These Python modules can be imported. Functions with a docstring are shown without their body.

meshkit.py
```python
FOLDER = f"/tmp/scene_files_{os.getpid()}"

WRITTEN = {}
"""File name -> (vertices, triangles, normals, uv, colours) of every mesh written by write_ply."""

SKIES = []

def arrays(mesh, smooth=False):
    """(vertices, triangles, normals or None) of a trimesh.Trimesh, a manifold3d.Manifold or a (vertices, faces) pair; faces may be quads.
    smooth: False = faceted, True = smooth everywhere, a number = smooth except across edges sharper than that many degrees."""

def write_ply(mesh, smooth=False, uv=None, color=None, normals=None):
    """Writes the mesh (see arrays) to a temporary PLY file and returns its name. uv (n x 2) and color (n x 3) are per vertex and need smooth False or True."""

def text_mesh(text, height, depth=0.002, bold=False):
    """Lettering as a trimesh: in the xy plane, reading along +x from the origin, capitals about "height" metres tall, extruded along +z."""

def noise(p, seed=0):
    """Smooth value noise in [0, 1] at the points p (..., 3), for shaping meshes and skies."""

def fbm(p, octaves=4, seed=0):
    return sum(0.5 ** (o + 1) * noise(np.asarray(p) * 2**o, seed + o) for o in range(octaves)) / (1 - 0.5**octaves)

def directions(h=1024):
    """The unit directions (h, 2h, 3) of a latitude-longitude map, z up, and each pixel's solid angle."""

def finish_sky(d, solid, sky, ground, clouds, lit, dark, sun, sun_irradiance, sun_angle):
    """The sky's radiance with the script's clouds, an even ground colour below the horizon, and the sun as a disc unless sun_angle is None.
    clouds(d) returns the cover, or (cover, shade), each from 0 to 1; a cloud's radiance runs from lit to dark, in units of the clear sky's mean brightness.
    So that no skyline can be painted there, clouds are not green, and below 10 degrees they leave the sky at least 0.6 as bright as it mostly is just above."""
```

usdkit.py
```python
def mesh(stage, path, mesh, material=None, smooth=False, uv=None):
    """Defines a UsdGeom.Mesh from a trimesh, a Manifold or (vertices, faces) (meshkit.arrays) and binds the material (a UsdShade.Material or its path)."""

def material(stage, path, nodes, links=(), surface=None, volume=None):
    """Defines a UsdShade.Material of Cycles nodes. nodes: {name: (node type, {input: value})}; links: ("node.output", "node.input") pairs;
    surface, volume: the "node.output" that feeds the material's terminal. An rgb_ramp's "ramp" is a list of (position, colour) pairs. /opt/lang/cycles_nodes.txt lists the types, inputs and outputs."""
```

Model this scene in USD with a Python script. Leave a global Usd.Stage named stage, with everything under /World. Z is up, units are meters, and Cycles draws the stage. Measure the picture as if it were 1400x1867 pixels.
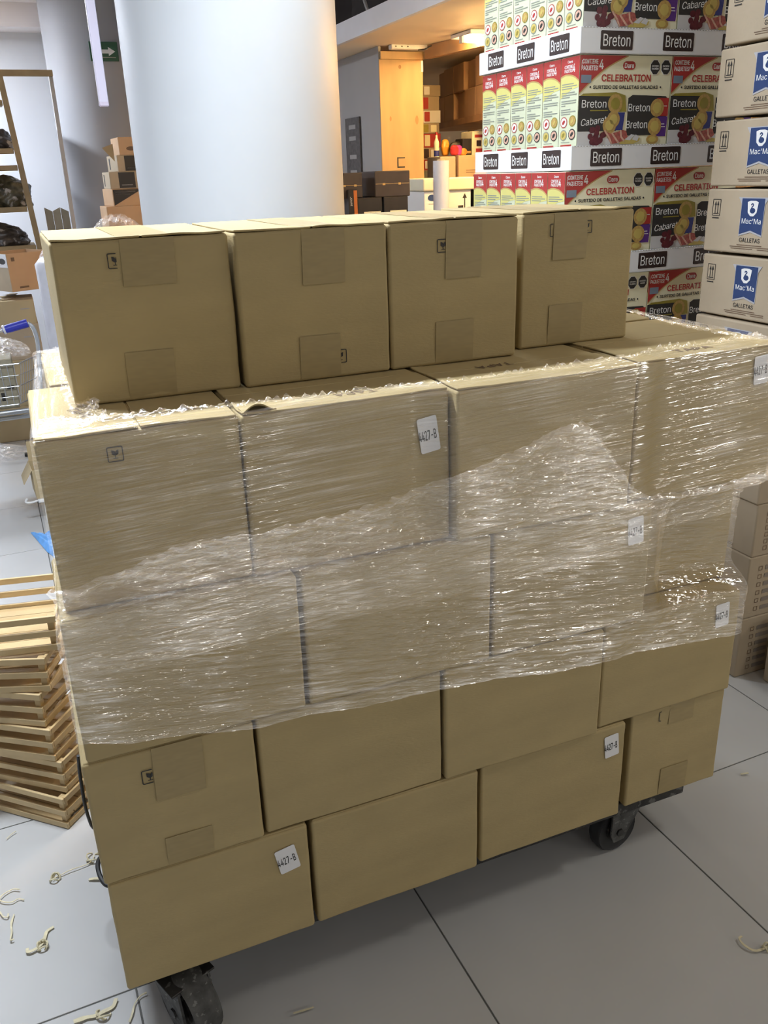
import math, random
import numpy as np
import trimesh
import manifold3d
import usdkit, meshkit
from scipy import ndimage
from shapely.geometry import Polygon, Point, LineString, box as sbox
from shapely import affinity
from shapely.ops import unary_union
from pxr import Usd, UsdGeom, UsdLux, UsdShade, Gf, Sdf

stage = Usd.Stage.CreateInMemory()
UsdGeom.SetStageUpAxis(stage, "Z")
UsdGeom.SetStageMetersPerUnit(stage, 1.0)
UsdGeom.Xform.Define(stage, "/World")
UsdGeom.Scope.Define(stage, "/World/Looks")
rng = random.Random(7)
nrng = np.random.default_rng(7)

# ------------------------------------------------------------------ camera
CAM = np.array([0.0384764, -1.4648766, 1.7996042])
RC = np.array([[0.9225503569, -0.3845200530, -0.0323290555],
               [-0.1695801937, -0.3287484816, -0.9290678090],
               [0.3466170753, 0.8625942063, -0.3684940141]])
FPX = 1569.2876
cam = UsdGeom.Camera.Define(stage, "/World/camera")
cam.CreateHorizontalApertureAttr(36.0)
cam.CreateFocalLengthAttr(36.0 * FPX / 1400.0)
M = Gf.Matrix4d(*RC[0], 0, *(-RC[1]), 0, *(-RC[2]), 0, *CAM, 1)
UsdGeom.Xformable(cam).AddTransformOp().Set(M)
cam.CreateExposureAttr(2.0)

# ------------------------------------------------------------------ lamps
def rect_light(name, loc, w, h, intensity, color, rz=0.0, rx=0.0):
    l = UsdLux.RectLight.Define(stage, "/World/" + name)
    l.CreateWidthAttr(w); l.CreateHeightAttr(h)
    l.CreateIntensityAttr(intensity); l.CreateColorAttr(Gf.Vec3f(*color))
    x = UsdGeom.Xformable(l)
    x.AddTranslateOp().Set(Gf.Vec3d(*loc)); x.AddRotateZOp().Set(rz); x.AddRotateXOp().Set(rx)
COOL = (0.90, 0.98, 1.10)
NEUT = (1.0, 0.97, 0.90)
LAMPS = [  # location, length along x, width, radiance, colour, turn
    ((-0.15, 0.86, 3.16), 1.15, 0.14, 48.0, COOL, 0),
    ((1.28, 1.66, 3.16), 0.6, 0.14, 16.0, COOL, 140),
    ((1.30, -6.0, 3.16), 0.6, 1.9, 2.8, NEUT, 0),
    ((5.95, -6.0, 3.16), 0.9, 1.8, 5.2, NEUT, 0),
    ((-1.2, 7.0, 3.16), 1.2, 0.25, 62.0, COOL, 90),
    ((3.0, -0.9, 3.16), 0.4, 0.4, 10.0, NEUT, 0),
    ((1.70, 2.25, 3.16), 0.25, 0.2, 9.0, NEUT, 0),
]
for i, (loc, w, h, it, col, rz) in enumerate(LAMPS):
    rect_light("tube_light_%d" % i, loc, w, h, it, col, rz)
WARM = (1.0, 0.58, 0.20)
rect_light("warm_light_0", (3.55, 4.35, 2.50), 0.9, 0.25, 3.0, WARM, 0)

# ------------------------------------------------------------------ helpers
def at(u, v, y=None, x=None, z=None):
    """The point where the sight line of a picture point meets a plane of the place."""
    r = RC.T @ np.array([(u - 700) / FPX, (v - 933.5) / FPX, 1.0])
    k, val = (0, x) if x is not None else (1, y) if y is not None else (2, z)
    return CAM + r * (val - CAM[k]) / r[k]

used = {}
def numbered(parent, name):
    k = (parent, name)
    n = used.get(k, -1) + 1
    used[k] = n
    return parent + "/" + name + ("_%03d" % n if n else "")

def path_of(p):
    return "/World" if p is None else str(p.GetPath())

def setdata(prim, **kw):
    for k, v in kw.items():
        if v:
            prim.SetCustomDataByKey(k, v)

def thing(name, label, cat, loc=(0, 0, 0), rz=0.0, group=None, rx=0.0, ry=0.0):
    x = UsdGeom.Xform.Define(stage, numbered("/World", name))
    x.AddTranslateOp().Set(Gf.Vec3d(*map(float, loc)))
    x.AddRotateXYZOp().Set(Gf.Vec3f(float(rx), float(ry), float(rz)))
    setdata(x.GetPrim(), label=label, category=cat, group=group)
    return x.GetPrim()

def dup(src, loc, rz=0.0, label=None, group=None, rx=0.0, ry=0.0):
    was = src.GetCustomData()
    base = src.GetName()
    if base[-4:-3] == "_" and base[-3:].isdigit():
        base = base[:-4]
    r = thing(base, label or was["label"], was["category"], loc, rz, group or was.get("group"), rx, ry)
    r.GetReferences().AddInternalReference(src.GetPath())
    r.SetInstanceable(True)
    return r

def obj(name, mesh, mat, parent=None, smooth=False, label=None, cat=None, group=None, kind=None):
    if isinstance(mesh, list):
        mesh = cat_mesh(mesh)
    m = usdkit.mesh(stage, numbered(path_of(parent), name), mesh, mat, smooth=smooth)
    setdata(m.GetPrim(), label=label, category=cat, group=group, kind=kind)
    return m.GetPrim()

def cat_mesh(ms):
    vs, fs, n = [], [], 0
    for m in ms:
        v, f = (m.vertices, m.faces) if hasattr(m, "vertices") else m
        vs.append(np.asarray(v, float)); fs.append(np.asarray(f, int) + n); n += len(v)
    return trimesh.Trimesh(np.vstack(vs), np.vstack(fs), process=False)

def bx(x0, x1, y0, y1, z0, z1, ch=0.0):
    """A box, its edges chamfered by ch."""
    lo, hi = np.array([x0, y0, z0], float), np.array([x1, y1, z1], float)
    if ch <= 0:
        m = trimesh.creation.box(hi - lo); m.apply_translation((lo + hi) / 2)
        return m
    pts = []
    for sx in (0, 1):
        for sy in (0, 1):
            for sz in (0, 1):
                c = np.array([(lo, hi)[s][k] for k, s in enumerate((sx, sy, sz))])
                d = np.array([1 - 2 * sx, 1 - 2 * sy, 1 - 2 * sz]) * ch
                for k in range(3):
                    p = c + d; p[k] = c[k]
                    pts.append(p)
    return trimesh.convex.convex_hull(np.array(pts))

def soft_box(x0, x1, y0, y1, z0, z1, r=0.008, n=7, bulge=0.0, wob=0.0, seed=0):
    """A closed box of gridded faces with rounded edges, bulging sides and small dents: a filled carton."""
    lo, hi = np.array([x0, y0, z0], float), np.array([x1, y1, z1], float)
    half, mid = (hi - lo) / 2, (hi + lo) / 2
    V, F, off = [], [], 0
    def coords(h):
        rr = min(r, h * 0.45)
        return np.concatenate([[-h, -h + rr * 0.3, -h + rr * 0.65], np.linspace(-h + rr, h - rr, n), [h - rr * 0.65, h - rr * 0.3, h]])
    for k in range(3):
        a, b = (k + 1) % 3, (k + 2) % 3
        A, Bc = np.meshgrid(coords(half[a]), coords(half[b]), indexing="ij")
        for s in (-1, 1):
            P = np.zeros(A.shape + (3,)); P[..., a], P[..., b], P[..., k] = A, Bc, s * half[k]
            m, q = A.shape
            i = np.arange(m * q).reshape(m, q)
            quads = np.stack([i[:-1, :-1], i[1:, :-1], i[1:, 1:], i[:-1, 1:]], -1).reshape(-1, 4)
            if s < 0:
                quads = quads[:, ::-1]
            V.append(P.reshape(-1, 3)); F.append(quads + off); off += m * q
    V, F = np.vstack(V), np.vstack(F)
    inner = np.clip(V, -(half - r), half - r)
    d = V - inner
    l = np.linalg.norm(d, axis=1, keepdims=True)
    dn = d / np.maximum(l, 1e-9)
    V = inner + dn * r
    w = np.prod([np.cos(np.clip(V[:, k] / half[k], -1, 1) * np.pi / 2) ** 0.6 + (np.abs(V[:, k]) > half[k] - r - 1e-9) * 1.0 for k in range(3)], axis=0)
    V = V + dn * (bulge * np.clip(w, 0, 1))[:, None]
    if wob:
        V = V + dn * ((meshkit.fbm(V * 9 + seed * 7.3, 3, seed) - 0.5) * 2 * wob)[:, None]
    m = trimesh.Trimesh(V + mid, np.vstack([F[:, [0, 1, 2]], F[:, [0, 2, 3]]]), process=False)
    m.merge_vertices()
    return m

def cyl(p0, p1, r, n=12, r1=None):
    p0, p1 = np.array(p0, float), np.array(p1, float)
    d = p1 - p0; L = np.linalg.norm(d); d /= L
    a = np.cross(d, [0, 0, 1.0]) if abs(d[2]) < 0.95 else np.cross(d, [1.0, 0, 0])
    a /= np.linalg.norm(a); b = np.cross(d, a)
    t = np.arange(n) * 2 * np.pi / n
    ring = np.outer(np.cos(t), a) + np.outer(np.sin(t), b)
    r1 = r if r1 is None else r1
    V = np.vstack([p0 + ring * r, p1 + ring * r1, [p0], [p1]])
    i = np.arange(n); j = (i + 1) % n
    F = np.vstack([np.stack([i, i + n, j], 1), np.stack([j, i + n, j + n], 1),
                   np.stack([np.full(n, 2 * n), i, j], 1), np.stack([np.full(n, 2 * n + 1), j + n, i + n], 1)])
    return trimesh.Trimesh(V, F, process=False)

def tube(pts, r, n=8):
    """A round bar through points; r one radius or one per point."""
    P = np.array(pts, float); m = len(P)
    r = np.broadcast_to(np.asarray(r, float), (m,))
    T = np.gradient(P, axis=0); T /= np.maximum(np.linalg.norm(T, axis=1, keepdims=True), 1e-9)
    up = np.array([0, 0, 1.0]) if abs(T[0][2]) < 0.9 else np.array([1.0, 0, 0])
    V = []
    a = np.cross(T[0], up); a /= np.linalg.norm(a)
    t = np.arange(n) * 2 * np.pi / n
    for k in range(m):
        a = a - T[k] * (a @ T[k]); a /= max(np.linalg.norm(a), 1e-9)
        b = np.cross(T[k], a)
        V.append(P[k] + (np.outer(np.cos(t), a) + np.outer(np.sin(t), b)) * r[k])
    V = np.vstack(V + [[P[0]], [P[-1]]])
    F = []
    i = np.arange(n); j = (i + 1) % n
    for k in range(m - 1):
        o, q = k * n, (k + 1) * n
        F += [np.stack([o + i, o + j, q + i], 1), np.stack([o + j, q + j, q + i], 1)]
    F += [np.stack([np.full(n, m * n), j, i], 1), np.stack([np.full(n, m * n + 1), (m - 1) * n + i, (m - 1) * n + j], 1)]
    return trimesh.Trimesh(V, np.vstack(F), process=False)

def curve(pts, k=6):
    """A smooth line through points (Catmull-Rom)."""
    P = np.array(pts, float)
    Q = np.vstack([2 * P[0] - P[1], P, 2 * P[-1] - P[-2]])
    out = []
    for i in range(1, len(Q) - 2):
        for t in np.arange(k) / k:
            a, b, c, d = Q[i - 1:i + 3]
            out.append(0.5 * (2 * b + (c - a) * t + (2 * a - 5 * b + 4 * c - d) * t ** 2 + (3 * b - a - 3 * c + d) * t ** 3))
    out.append(P[-1])
    return np.array(out)

def prism(shape, t=0.0005):
    shape = shape.buffer(0)
    gs = [g for g in getattr(shape, "geoms", [shape]) if g.area > 1e-9]
    return cat_mesh([trimesh.creation.extrude_polygon(g, t, engine="earcut") for g in gs])

class Face:
    """A printed side of a box: u to the right, v up, n out; shapes in metres from its lower left corner."""
    def __init__(self, o, u, v):
        self.o, self.u, self.v = np.array(o, float), np.array(u, float), np.array(v, float)
        self.n = np.cross(self.u, self.v)
    def put(self, m, off=0.0003):
        V = np.asarray(m.vertices, float)
        W = self.o + np.outer(V[:, 0], self.u) + np.outer(V[:, 1], self.v) + np.outer(V[:, 2] + off, self.n)
        return trimesh.Trimesh(W, m.faces, process=False)
    def poly(self, shape, off=0.0003, t=0.0005):
        return self.put(prism(shape, t), off)
    def text(self, s, x, y, h, width=None, off=0.0006, rot=0.0, bold=False, slant=0.0, center=True):
        m = text_of(s, bold).copy()
        V = np.array(m.vertices)
        w0 = V[:, 0].max() - V[:, 0].min()
        V[:, 0] -= V[:, 0].min()
        sx = (width / w0) if width else h
        V[:, 0] *= sx; V[:, 1] *= h; V[:, 2] *= 0.4 / 0.002 * 0.001
        V[:, 0] += V[:, 1] * slant
        if center:
            V[:, 0] -= (V[:, 0].max() + V[:, 0].min()) / 2; V[:, 1] -= h / 2
        c, sn = math.cos(rot), math.sin(rot)
        V[:, :2] = np.stack([V[:, 0] * c - V[:, 1] * sn + x, V[:, 0] * sn + V[:, 1] * c + y], 1)
        return self.put(trimesh.Trimesh(V, m.faces, process=False), off)

_texts = {}
def text_of(s, bold):
    if (s, bold) not in _texts:
        _texts[s, bold] = meshkit.text_mesh(s, 1.0, 0.002, bold)
    return _texts[s, bold]

def ell(cx, cy, rx, ry=None, n=10):
    return affinity.scale(Point(cx, cy).buffer(1.0, n), rx, ry or rx)
def rect(x0, y0, x1, y1, r=0.0):
    return sbox(x0 + r, y0 + r, x1 - r, y1 - r).buffer(r, 3) if r else sbox(x0, y0, x1, y1)

# ------------------------------------------------------------------ materials
LOOKS = {}
def pm(name, rgb, rough=0.6, var=0.08, scale=8.0, stretch=(1, 1, 1), bump=0.0, bscale=60.0, detail=4.0, spots=None, **kw):
    """A surface of one colour with a noise of tone, and fine relief."""
    if name in LOOKS:
        return LOOKS[name]
    lo, hi = [c * (1 - var) for c in rgb], [min(1, c * (1 + var)) for c in rgb]
    nodes = {"geo": ("texture_coordinate", {}), "map": ("mapping", {"scale": stretch}),
             "noise": ("noise_texture", {"scale": scale, "detail": detail}),
             "ramp": ("rgb_ramp", {"ramp": [(0.3, lo), (0.7, hi)]}),
             "p": ("principled_bsdf", {"roughness": rough, **kw})}
    links = [("geo.object", "map.vector"), ("map.vector", "noise.vector"), ("noise.fac", "ramp.fac")]
    col = "ramp.color"
    if spots:
        nodes["sn"] = ("noise_texture", {"scale": spots[1], "detail": 3.0})
        nodes["sr"] = ("map_range", {"from_min": spots[2], "from_max": spots[2] + 0.06, "clamp": True})
        nodes["mix"] = ("mix", {"color2": spots[0]})
        links += [("geo.object", "sn.vector"), ("sn.fac", "sr.value"), ("sr.result", "mix.fac"), (col, "mix.color1")]
        col = "mix.color"
    links.append((col, "p.base_color"))
    if bump:
        nodes["bn"] = ("noise_texture", {"scale": bscale, "detail": 3.0})
        nodes["bump"] = ("bump", {"strength": bump, "distance": 0.002})
        links += [("map.vector", "bn.vector"), ("bn.fac", "bump.height"), ("bump.normal", "p.normal")]
    LOOKS[name] = usdkit.material(stage, "/World/Looks/" + name, nodes, links, surface="p.BSDF")
    return LOOKS[name]

def film_look(name, clear, gloss, haze, streak=(4, 4, 90), turn=0.0, rough=0.06, bump=1.0, dist=0.012):
    """Clear plastic film: lets light through, shines along its tension lines, whitens where it is bunched."""
    nodes = {
        "geo": ("geometry", {}), "rot": ("mapping", {"rotation": (0, turn, 0)}), "map": ("mapping", {"scale": streak}),
        "n1": ("noise_texture", {"scale": 1.0, "detail": 3.5, "roughness": 0.55}),
        "n2": ("noise_texture", {"scale": 5.0, "detail": 3.0}),
        "map3": ("mapping", {"scale": [q * f for q, f in zip(streak, (1.6, 1.6, 2.6))]}), "n3": ("noise_texture", {"scale": 1.0, "detail": 4.0, "roughness": 0.65}),
        "patch": ("map_range", {"from_min": 0.42, "from_max": 0.62, "clamp": True}),
        "line": ("map_range", {"from_min": 0.44, "from_max": 0.66, "clamp": True}),
        "mul": ("math", {"math_type": "multiply"}),
        "att": ("attribute", {"attribute": "fold"}),
        "fl": ("math", {"math_type": "multiply_add", "value2": 0.75, "value3": 0.30}),
        "fm": ("math", {"math_type": "multiply"}),
        "mask": ("math", {"math_type": "add", "use_clamp": True}),
        "gc": ("rgb_ramp", {"ramp": [(0, [gloss * 0.6] * 3), (1, [min(1, gloss * 2.6)] * 3)]}),
        "hc": ("rgb_ramp", {"ramp": [(0, [haze * 0.25] * 3), (1, [haze * 2.6] * 3)]}),
        "tc": ("rgb_ramp", {"ramp": [(0, [min(1, clear + 0.04)] * 3), (1, [clear - 0.16] * 3)]}),
        "bump": ("bump", {"strength": bump, "distance": dist}),
        "t": ("transparent_bsdf", {}), "g": ("glossy_bsdf", {"roughness": rough}), "d": ("diffuse_bsdf", {}),
        "a1": ("add_closure", {}), "a2": ("add_closure", {})}
    links = [("geo.position", "rot.vector"), ("rot.vector", "map.vector"), ("rot.vector", "map3.vector"), ("map.vector", "n1.vector"), ("map3.vector", "n3.vector"), ("geo.position", "n2.vector"),
             ("n2.fac", "patch.value"), ("n3.fac", "line.value"), ("patch.result", "mul.value1"), ("line.result", "mul.value2"),
             ("line.result", "fl.value1"), ("att.fac", "fm.value1"), ("fl.value", "fm.value2"), ("mul.value", "mask.value1"), ("fm.value", "mask.value2"),
             ("mask.value", "gc.fac"), ("mask.value", "hc.fac"), ("mask.value", "tc.fac"), ("n1.fac", "bump.height"),
             ("gc.color", "g.color"), ("hc.color", "d.color"), ("tc.color", "t.color"), ("bump.normal", "g.normal"),
             ("g.BSDF", "a1.closure1"), ("d.BSDF", "a1.closure2"), ("t.BSDF", "a2.closure1"), ("a1.closure", "a2.closure2")]
    LOOKS[name] = usdkit.material(stage, "/World/Looks/" + name, nodes, links, surface="a2.closure")
    return LOOKS[name]

CARD = pm("kraft_cardboard", (0.42, 0.325, 0.155), 0.75, 0.06, 5.0, (1, 1, 3), bump=0.25, bscale=90, spots=((0.16, 0.11, 0.06), 38.0, 0.80))
CARD2 = pm("pale_kraft_cardboard", (0.47, 0.375, 0.215), 0.75, 0.06, 5.0, bump=0.2, bscale=90)
CARD3 = pm("grey_kraft_cardboard", (0.42, 0.34, 0.235), 0.75, 0.07, 5.0, bump=0.2, bscale=90)
ORANGE = pm("orange_cardboard", (0.52, 0.335, 0.19), 0.75, 0.06, 5.0)
TAPE = pm("packing_tape_film", (0.352, 0.268, 0.122), 0.42, 0.06, 30.0, (1, 1, 4))
INK = pm("black_ink", (0.03, 0.028, 0.026), 0.6, 0.1)
BROWNINK = pm("brown_ink", (0.16, 0.10, 0.06), 0.7, 0.1)
PAPER = pm("white_sticker", (0.80, 0.80, 0.80), 0.5, 0.02)
STEEL = pm("black_steel", (0.022, 0.021, 0.02), 0.5, 0.5, 25.0, bump=0.6, bscale=50, spots=((0.12, 0.12, 0.11), 45.0, 0.60))
DUSTY = pm("dusty_grey_steel", (0.07, 0.07, 0.066), 0.7, 0.5, 30.0, bump=0.7, bscale=60, spots=((0.17, 0.17, 0.16), 85.0, 0.60))
RUBBER = pm("black_rubber", (0.018, 0.018, 0.018), 0.55, 0.4, 20.0)
CORE = pm("dark_gap", (0.02, 0.016, 0.012), 0.9, 0.1)
TILE = pm("floor_tile", (0.50, 0.50, 0.485), 0.33, 0.035, 3.0, bump=0.06, bscale=25)
GROUT = pm("tile_grout", (0.12, 0.12, 0.11), 0.8, 0.2)
PLASTER = pm("white_plaster", (0.66, 0.67, 0.70), 0.6, 0.02, 3.0, bump=0.08, bscale=30)
COLUMN = pm("column_paint", (0.57, 0.60, 0.62), 0.5, 0.018, 2.5, bump=0.08, bscale=12, spots=((0.52, 0.54, 0.56), 9.0, 0.80))
CEIL = pm("ceiling_board", (0.78, 0.73, 0.73), 0.8, 0.02, 3.0)
WOODP = pm("plywood", (0.42, 0.275, 0.125), 0.55, 0.16, 2.2, (3, 3, 0.7), spots=((0.40, 0.24, 0.10), 5.0, 0.70))
PINE = pm("pine_slat", (0.62, 0.47, 0.25), 0.6, 0.10, 12.0, (1, 1, 1), bump=0.2)
PINE2 = pm("pine_slat_dark", (0.54, 0.39, 0.19), 0.6, 0.10, 12.0, (1, 1, 1), bump=0.2)
OLIVEWOOD = pm("olive_wood", (0.34, 0.25, 0.13), 0.6, 0.12, 9.0)
GREYB = pm("grey_board", (0.36, 0.345, 0.33), 0.7, 0.04, 3.0)
WHITEB = pm("white_board", (0.72, 0.72, 0.74), 0.6, 0.02)
SOFFIT = pm("soffit_board", (0.80, 0.68, 0.52), 0.7, 0.05, 2.0)
BLACKB = pm("black_box_card", (0.02, 0.018, 0.017), 0.45, 0.3)
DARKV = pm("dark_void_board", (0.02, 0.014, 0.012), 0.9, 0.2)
TRAYW = pm("tray_white_card", (0.80, 0.82, 0.84), 0.55, 0.015)
CREAM = pm("cream_print", (0.84, 0.81, 0.58), 0.42, 0.02)
PALEG = pm("pale_green_print", (0.62, 0.66, 0.47), 0.42, 0.02)
LIME = pm("lime_print", (0.66, 0.62, 0.20), 0.42, 0.05)
SNOW = pm("snow_print", (0.62, 0.62, 0.62), 0.42, 0.02)
RED = pm("red_print", (0.42, 0.035, 0.03), 0.4, 0.05)
GOLD = pm("gold_print", (0.50, 0.34, 0.12), 0.4, 0.1)
OLIVE = pm("olive_print", (0.30, 0.25, 0.035), 0.4, 0.1, 30)
CRACK = pm("cracker_print", (0.46, 0.30, 0.09), 0.45, 0.18, 120)
PLATE = pm("brown_brand_print", (0.035, 0.02, 0.018), 0.4, 0.1)
WHITEP = pm("white_print", (0.80, 0.80, 0.78), 0.45, 0.01)
PURPLE = pm("purple_print", (0.10, 0.03, 0.22), 0.4, 0.1)
BLUEP = pm("blue_print", (0.03, 0.04, 0.22), 0.4, 0.1)
GRAPE = pm("grape_print", (0.11, 0.012, 0.022), 0.4, 0.3, 90)
HAM = pm("ham_print", (0.40, 0.10, 0.08), 0.45, 0.3, 110)
HAML = pm("ham_edge_print", (0.62, 0.38, 0.28), 0.45, 0.2, 90)
CHEESE = pm("cheese_print", (0.56, 0.44, 0.12), 0.45, 0.08)
GREYP = pm("grey_print", (0.27, 0.29, 0.24), 0.5, 0.05)
BADGE = pm("grey_blue_print", (0.20, 0.25, 0.32), 0.5, 0.1)
NAVY = pm("navy_ribbon_print", (0.022, 0.048, 0.145), 0.45, 0.06)
SILVER = pm("silver_print", (0.42, 0.42, 0.44), 0.4, 0.05)
BLUEH = pm("blue_plastic", (0.03, 0.04, 0.42), 0.35, 0.05)
CHROME = pm("zinc_wire", (0.55, 0.58, 0.60), 0.3, 0.05, metallic=0.85)
BLUEBAG = pm("blue_film_bag", (0.10, 0.36, 0.80), 0.4, 0.12, 25)
GREEN = pm("green_sign", (0.025, 0.10, 0.05), 0.4, 0.05)
RAFFIA = pm("raffia_strip", (0.66, 0.60, 0.40), 0.6, 0.12, 60)
WHITEROLL = pm("white_wrap_roll", (0.66, 0.67, 0.73), 0.28, 0.04, 14, bump=0.5, bscale=25)
TUBEP = pm("pale_plastic_strip", (0.66, 0.63, 0.76), 0.3, 0.02)
ORANGEP = pm("orange_stripe", (0.50, 0.15, 0.03), 0.5, 0.05)
PINKP = pm("pink_snack_film", (0.45, 0.06, 0.35), 0.3, 0.1)
REDP = pm("red_snack_film", (0.55, 0.03, 0.03), 0.3, 0.1)
ORB = pm("orange_ball_film", (0.75, 0.33, 0.04), 0.35, 0.05)
STEELGL = pm("dark_glass", (0.02, 0.014, 0.01), 0.15, 0.1)
FILM_A = film_look("stretch_film_upper", 0.94, 0.19, 0.026, (2.6, 2.6, 62), 0.04, 0.04, 1.0, 0.017)
FILM_B = film_look("stretch_film_lower", 0.90, 0.23, 0.050, (7, 7, 58), -0.16, 0.045, 1.0, 0.016)
FILM_C = film_look("loose_film", 0.86, 0.22, 0.10, (24, 24, 24), 0.0, 0.08)

# ------------------------------------------------------------------ the room
FZ = 3.2
SETTING = "structure"
def xform(name, kind=None, loc=(0, 0, 0), rz=0):
    x = UsdGeom.Xform.Define(stage, numbered("/World", name))
    x.AddTranslateOp().Set(Gf.Vec3d(*loc)); x.AddRotateZOp().Set(rz)
    setdata(x.GetPrim(), kind=kind)
    return x.GetPrim()

TS = 0.733
flo = xform("floor", SETTING, (0.012, 0.168, 0), 1.4)
obj("grout_bed", bx(-4.6, 8.9, -9.6, 8.2, -0.10, -0.0025), GROUT, flo)
proto_tile = None
for j in range(-2, 10):
    for i in range(-2, 6):
        g = 0.0022
        obj("tile", bx(i * TS + g, (i + 1) * TS - g, j * TS + g, (j + 1) * TS - g, -0.02, 0.0, 0.0008), TILE, flo)
o = [bx(-4.5, -2 * TS - 0.003, -9.5, 8.1, -0.02, 0, 0.0008), bx(6 * TS, 8.8, -9.5, 8.1, -0.02, 0, 0.0008),
     bx(-2 * TS, 6 * TS - 0.003, -9.5, -2 * TS - 0.003, -0.02, 0, 0.0008), bx(-2 * TS, 6 * TS - 0.003, 10 * TS, 8.1, -0.02, 0, 0.0008)]
obj("outer_floor", o, TILE, flo)

obj("ceiling", bx(-4.1, 8.4, -9.2, 7.8, FZ, FZ + 0.1), CEIL, kind=SETTING)
obj("wall_left", bx(-4.1, -4.0, -9.2, 7.8, -0.02, FZ), PLASTER, kind=SETTING)
obj("wall_right", bx(8.3, 8.4, -9.2, 7.8, -0.02, FZ), PLASTER, kind=SETTING)
obj("wall_front", bx(-4.1, 8.4, -9.2, -9.1, -0.02, FZ), PLASTER, kind=SETTING)
obj("wall_back", bx(-4.1, 8.4, 7.6, 7.7, -0.02, FZ), PLASTER, kind=SETTING)
# dropped bulkhead along the back wall and the joints of the ceiling boards
obj("trim_1", bx(-4.0, 0.60, 7.28, 7.6, 3.02, FZ), CEIL, kind=SETTING)
for k, yy in enumerate((4.9, 6.35)):
    obj("trim_%d" % (2 + k), bx(-4.0, 2.2, yy, yy + 0.012, FZ - 0.004, FZ), GREYB, kind=SETTING)

# lamp housings over the tubes
for k, (loc, w, h, it, col, rz) in enumerate(LAMPS):
    place = ["over the wrapped cart", "between cart and big column", "behind the camera to the left", "behind the camera to the right", "over the wooden shelves", "over the right aisle", "between the big column and the cracker stack"][k]
    t = thing("ceiling_lamp", "white ceiling tube lamp housing " + place, "lamp", (loc[0], loc[1], 3.165), rz)
    obj("housing", bx(-w / 2 - .03, w / 2 + .03, -h / 2 - .03, h / 2 + .03, 0, 0.035, 0.006), WHITEB, t)

# round columns
def ring_column(name, label, cx, cy, r, z1, mat):
    n = 96
    a = np.arange(n) * 2 * np.pi / n
    prof = [(r, 0.0), (r, z1)]
    V = np.vstack([np.stack([cx + q * np.cos(a), cy + q * np.sin(a), np.full(n, z)], 1) for q, z in prof])
    i = np.arange(n); j = (i + 1) % n
    F = np.vstack([np.stack([i, j, n + i], 1), np.stack([j, n + j, n + i], 1)])
    V = np.vstack([V, [[cx, cy, 0]], [[cx, cy, z1]]])
    F = np.vstack([F, np.stack([np.full(n, 2 * n), j, i], 1), np.stack([np.full(n, 2 * n + 1), n + i, n + j], 1)])
    return obj(name, trimesh.Trimesh(V, F, process=False), mat, None, 40, label, "column")
ring_column("round_column", "big smooth round column painted pale blue-white right behind the cart", 1.140, 3.00, 0.498, FZ, COLUMN)
ring_column("round_column", "far round white column carrying the green arrow sign", 1.02, 6.85, 0.47, FZ, pm("grey_column_paint", (0.32, 0.325, 0.345), 0.6, 0.02, 3.0))

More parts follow.
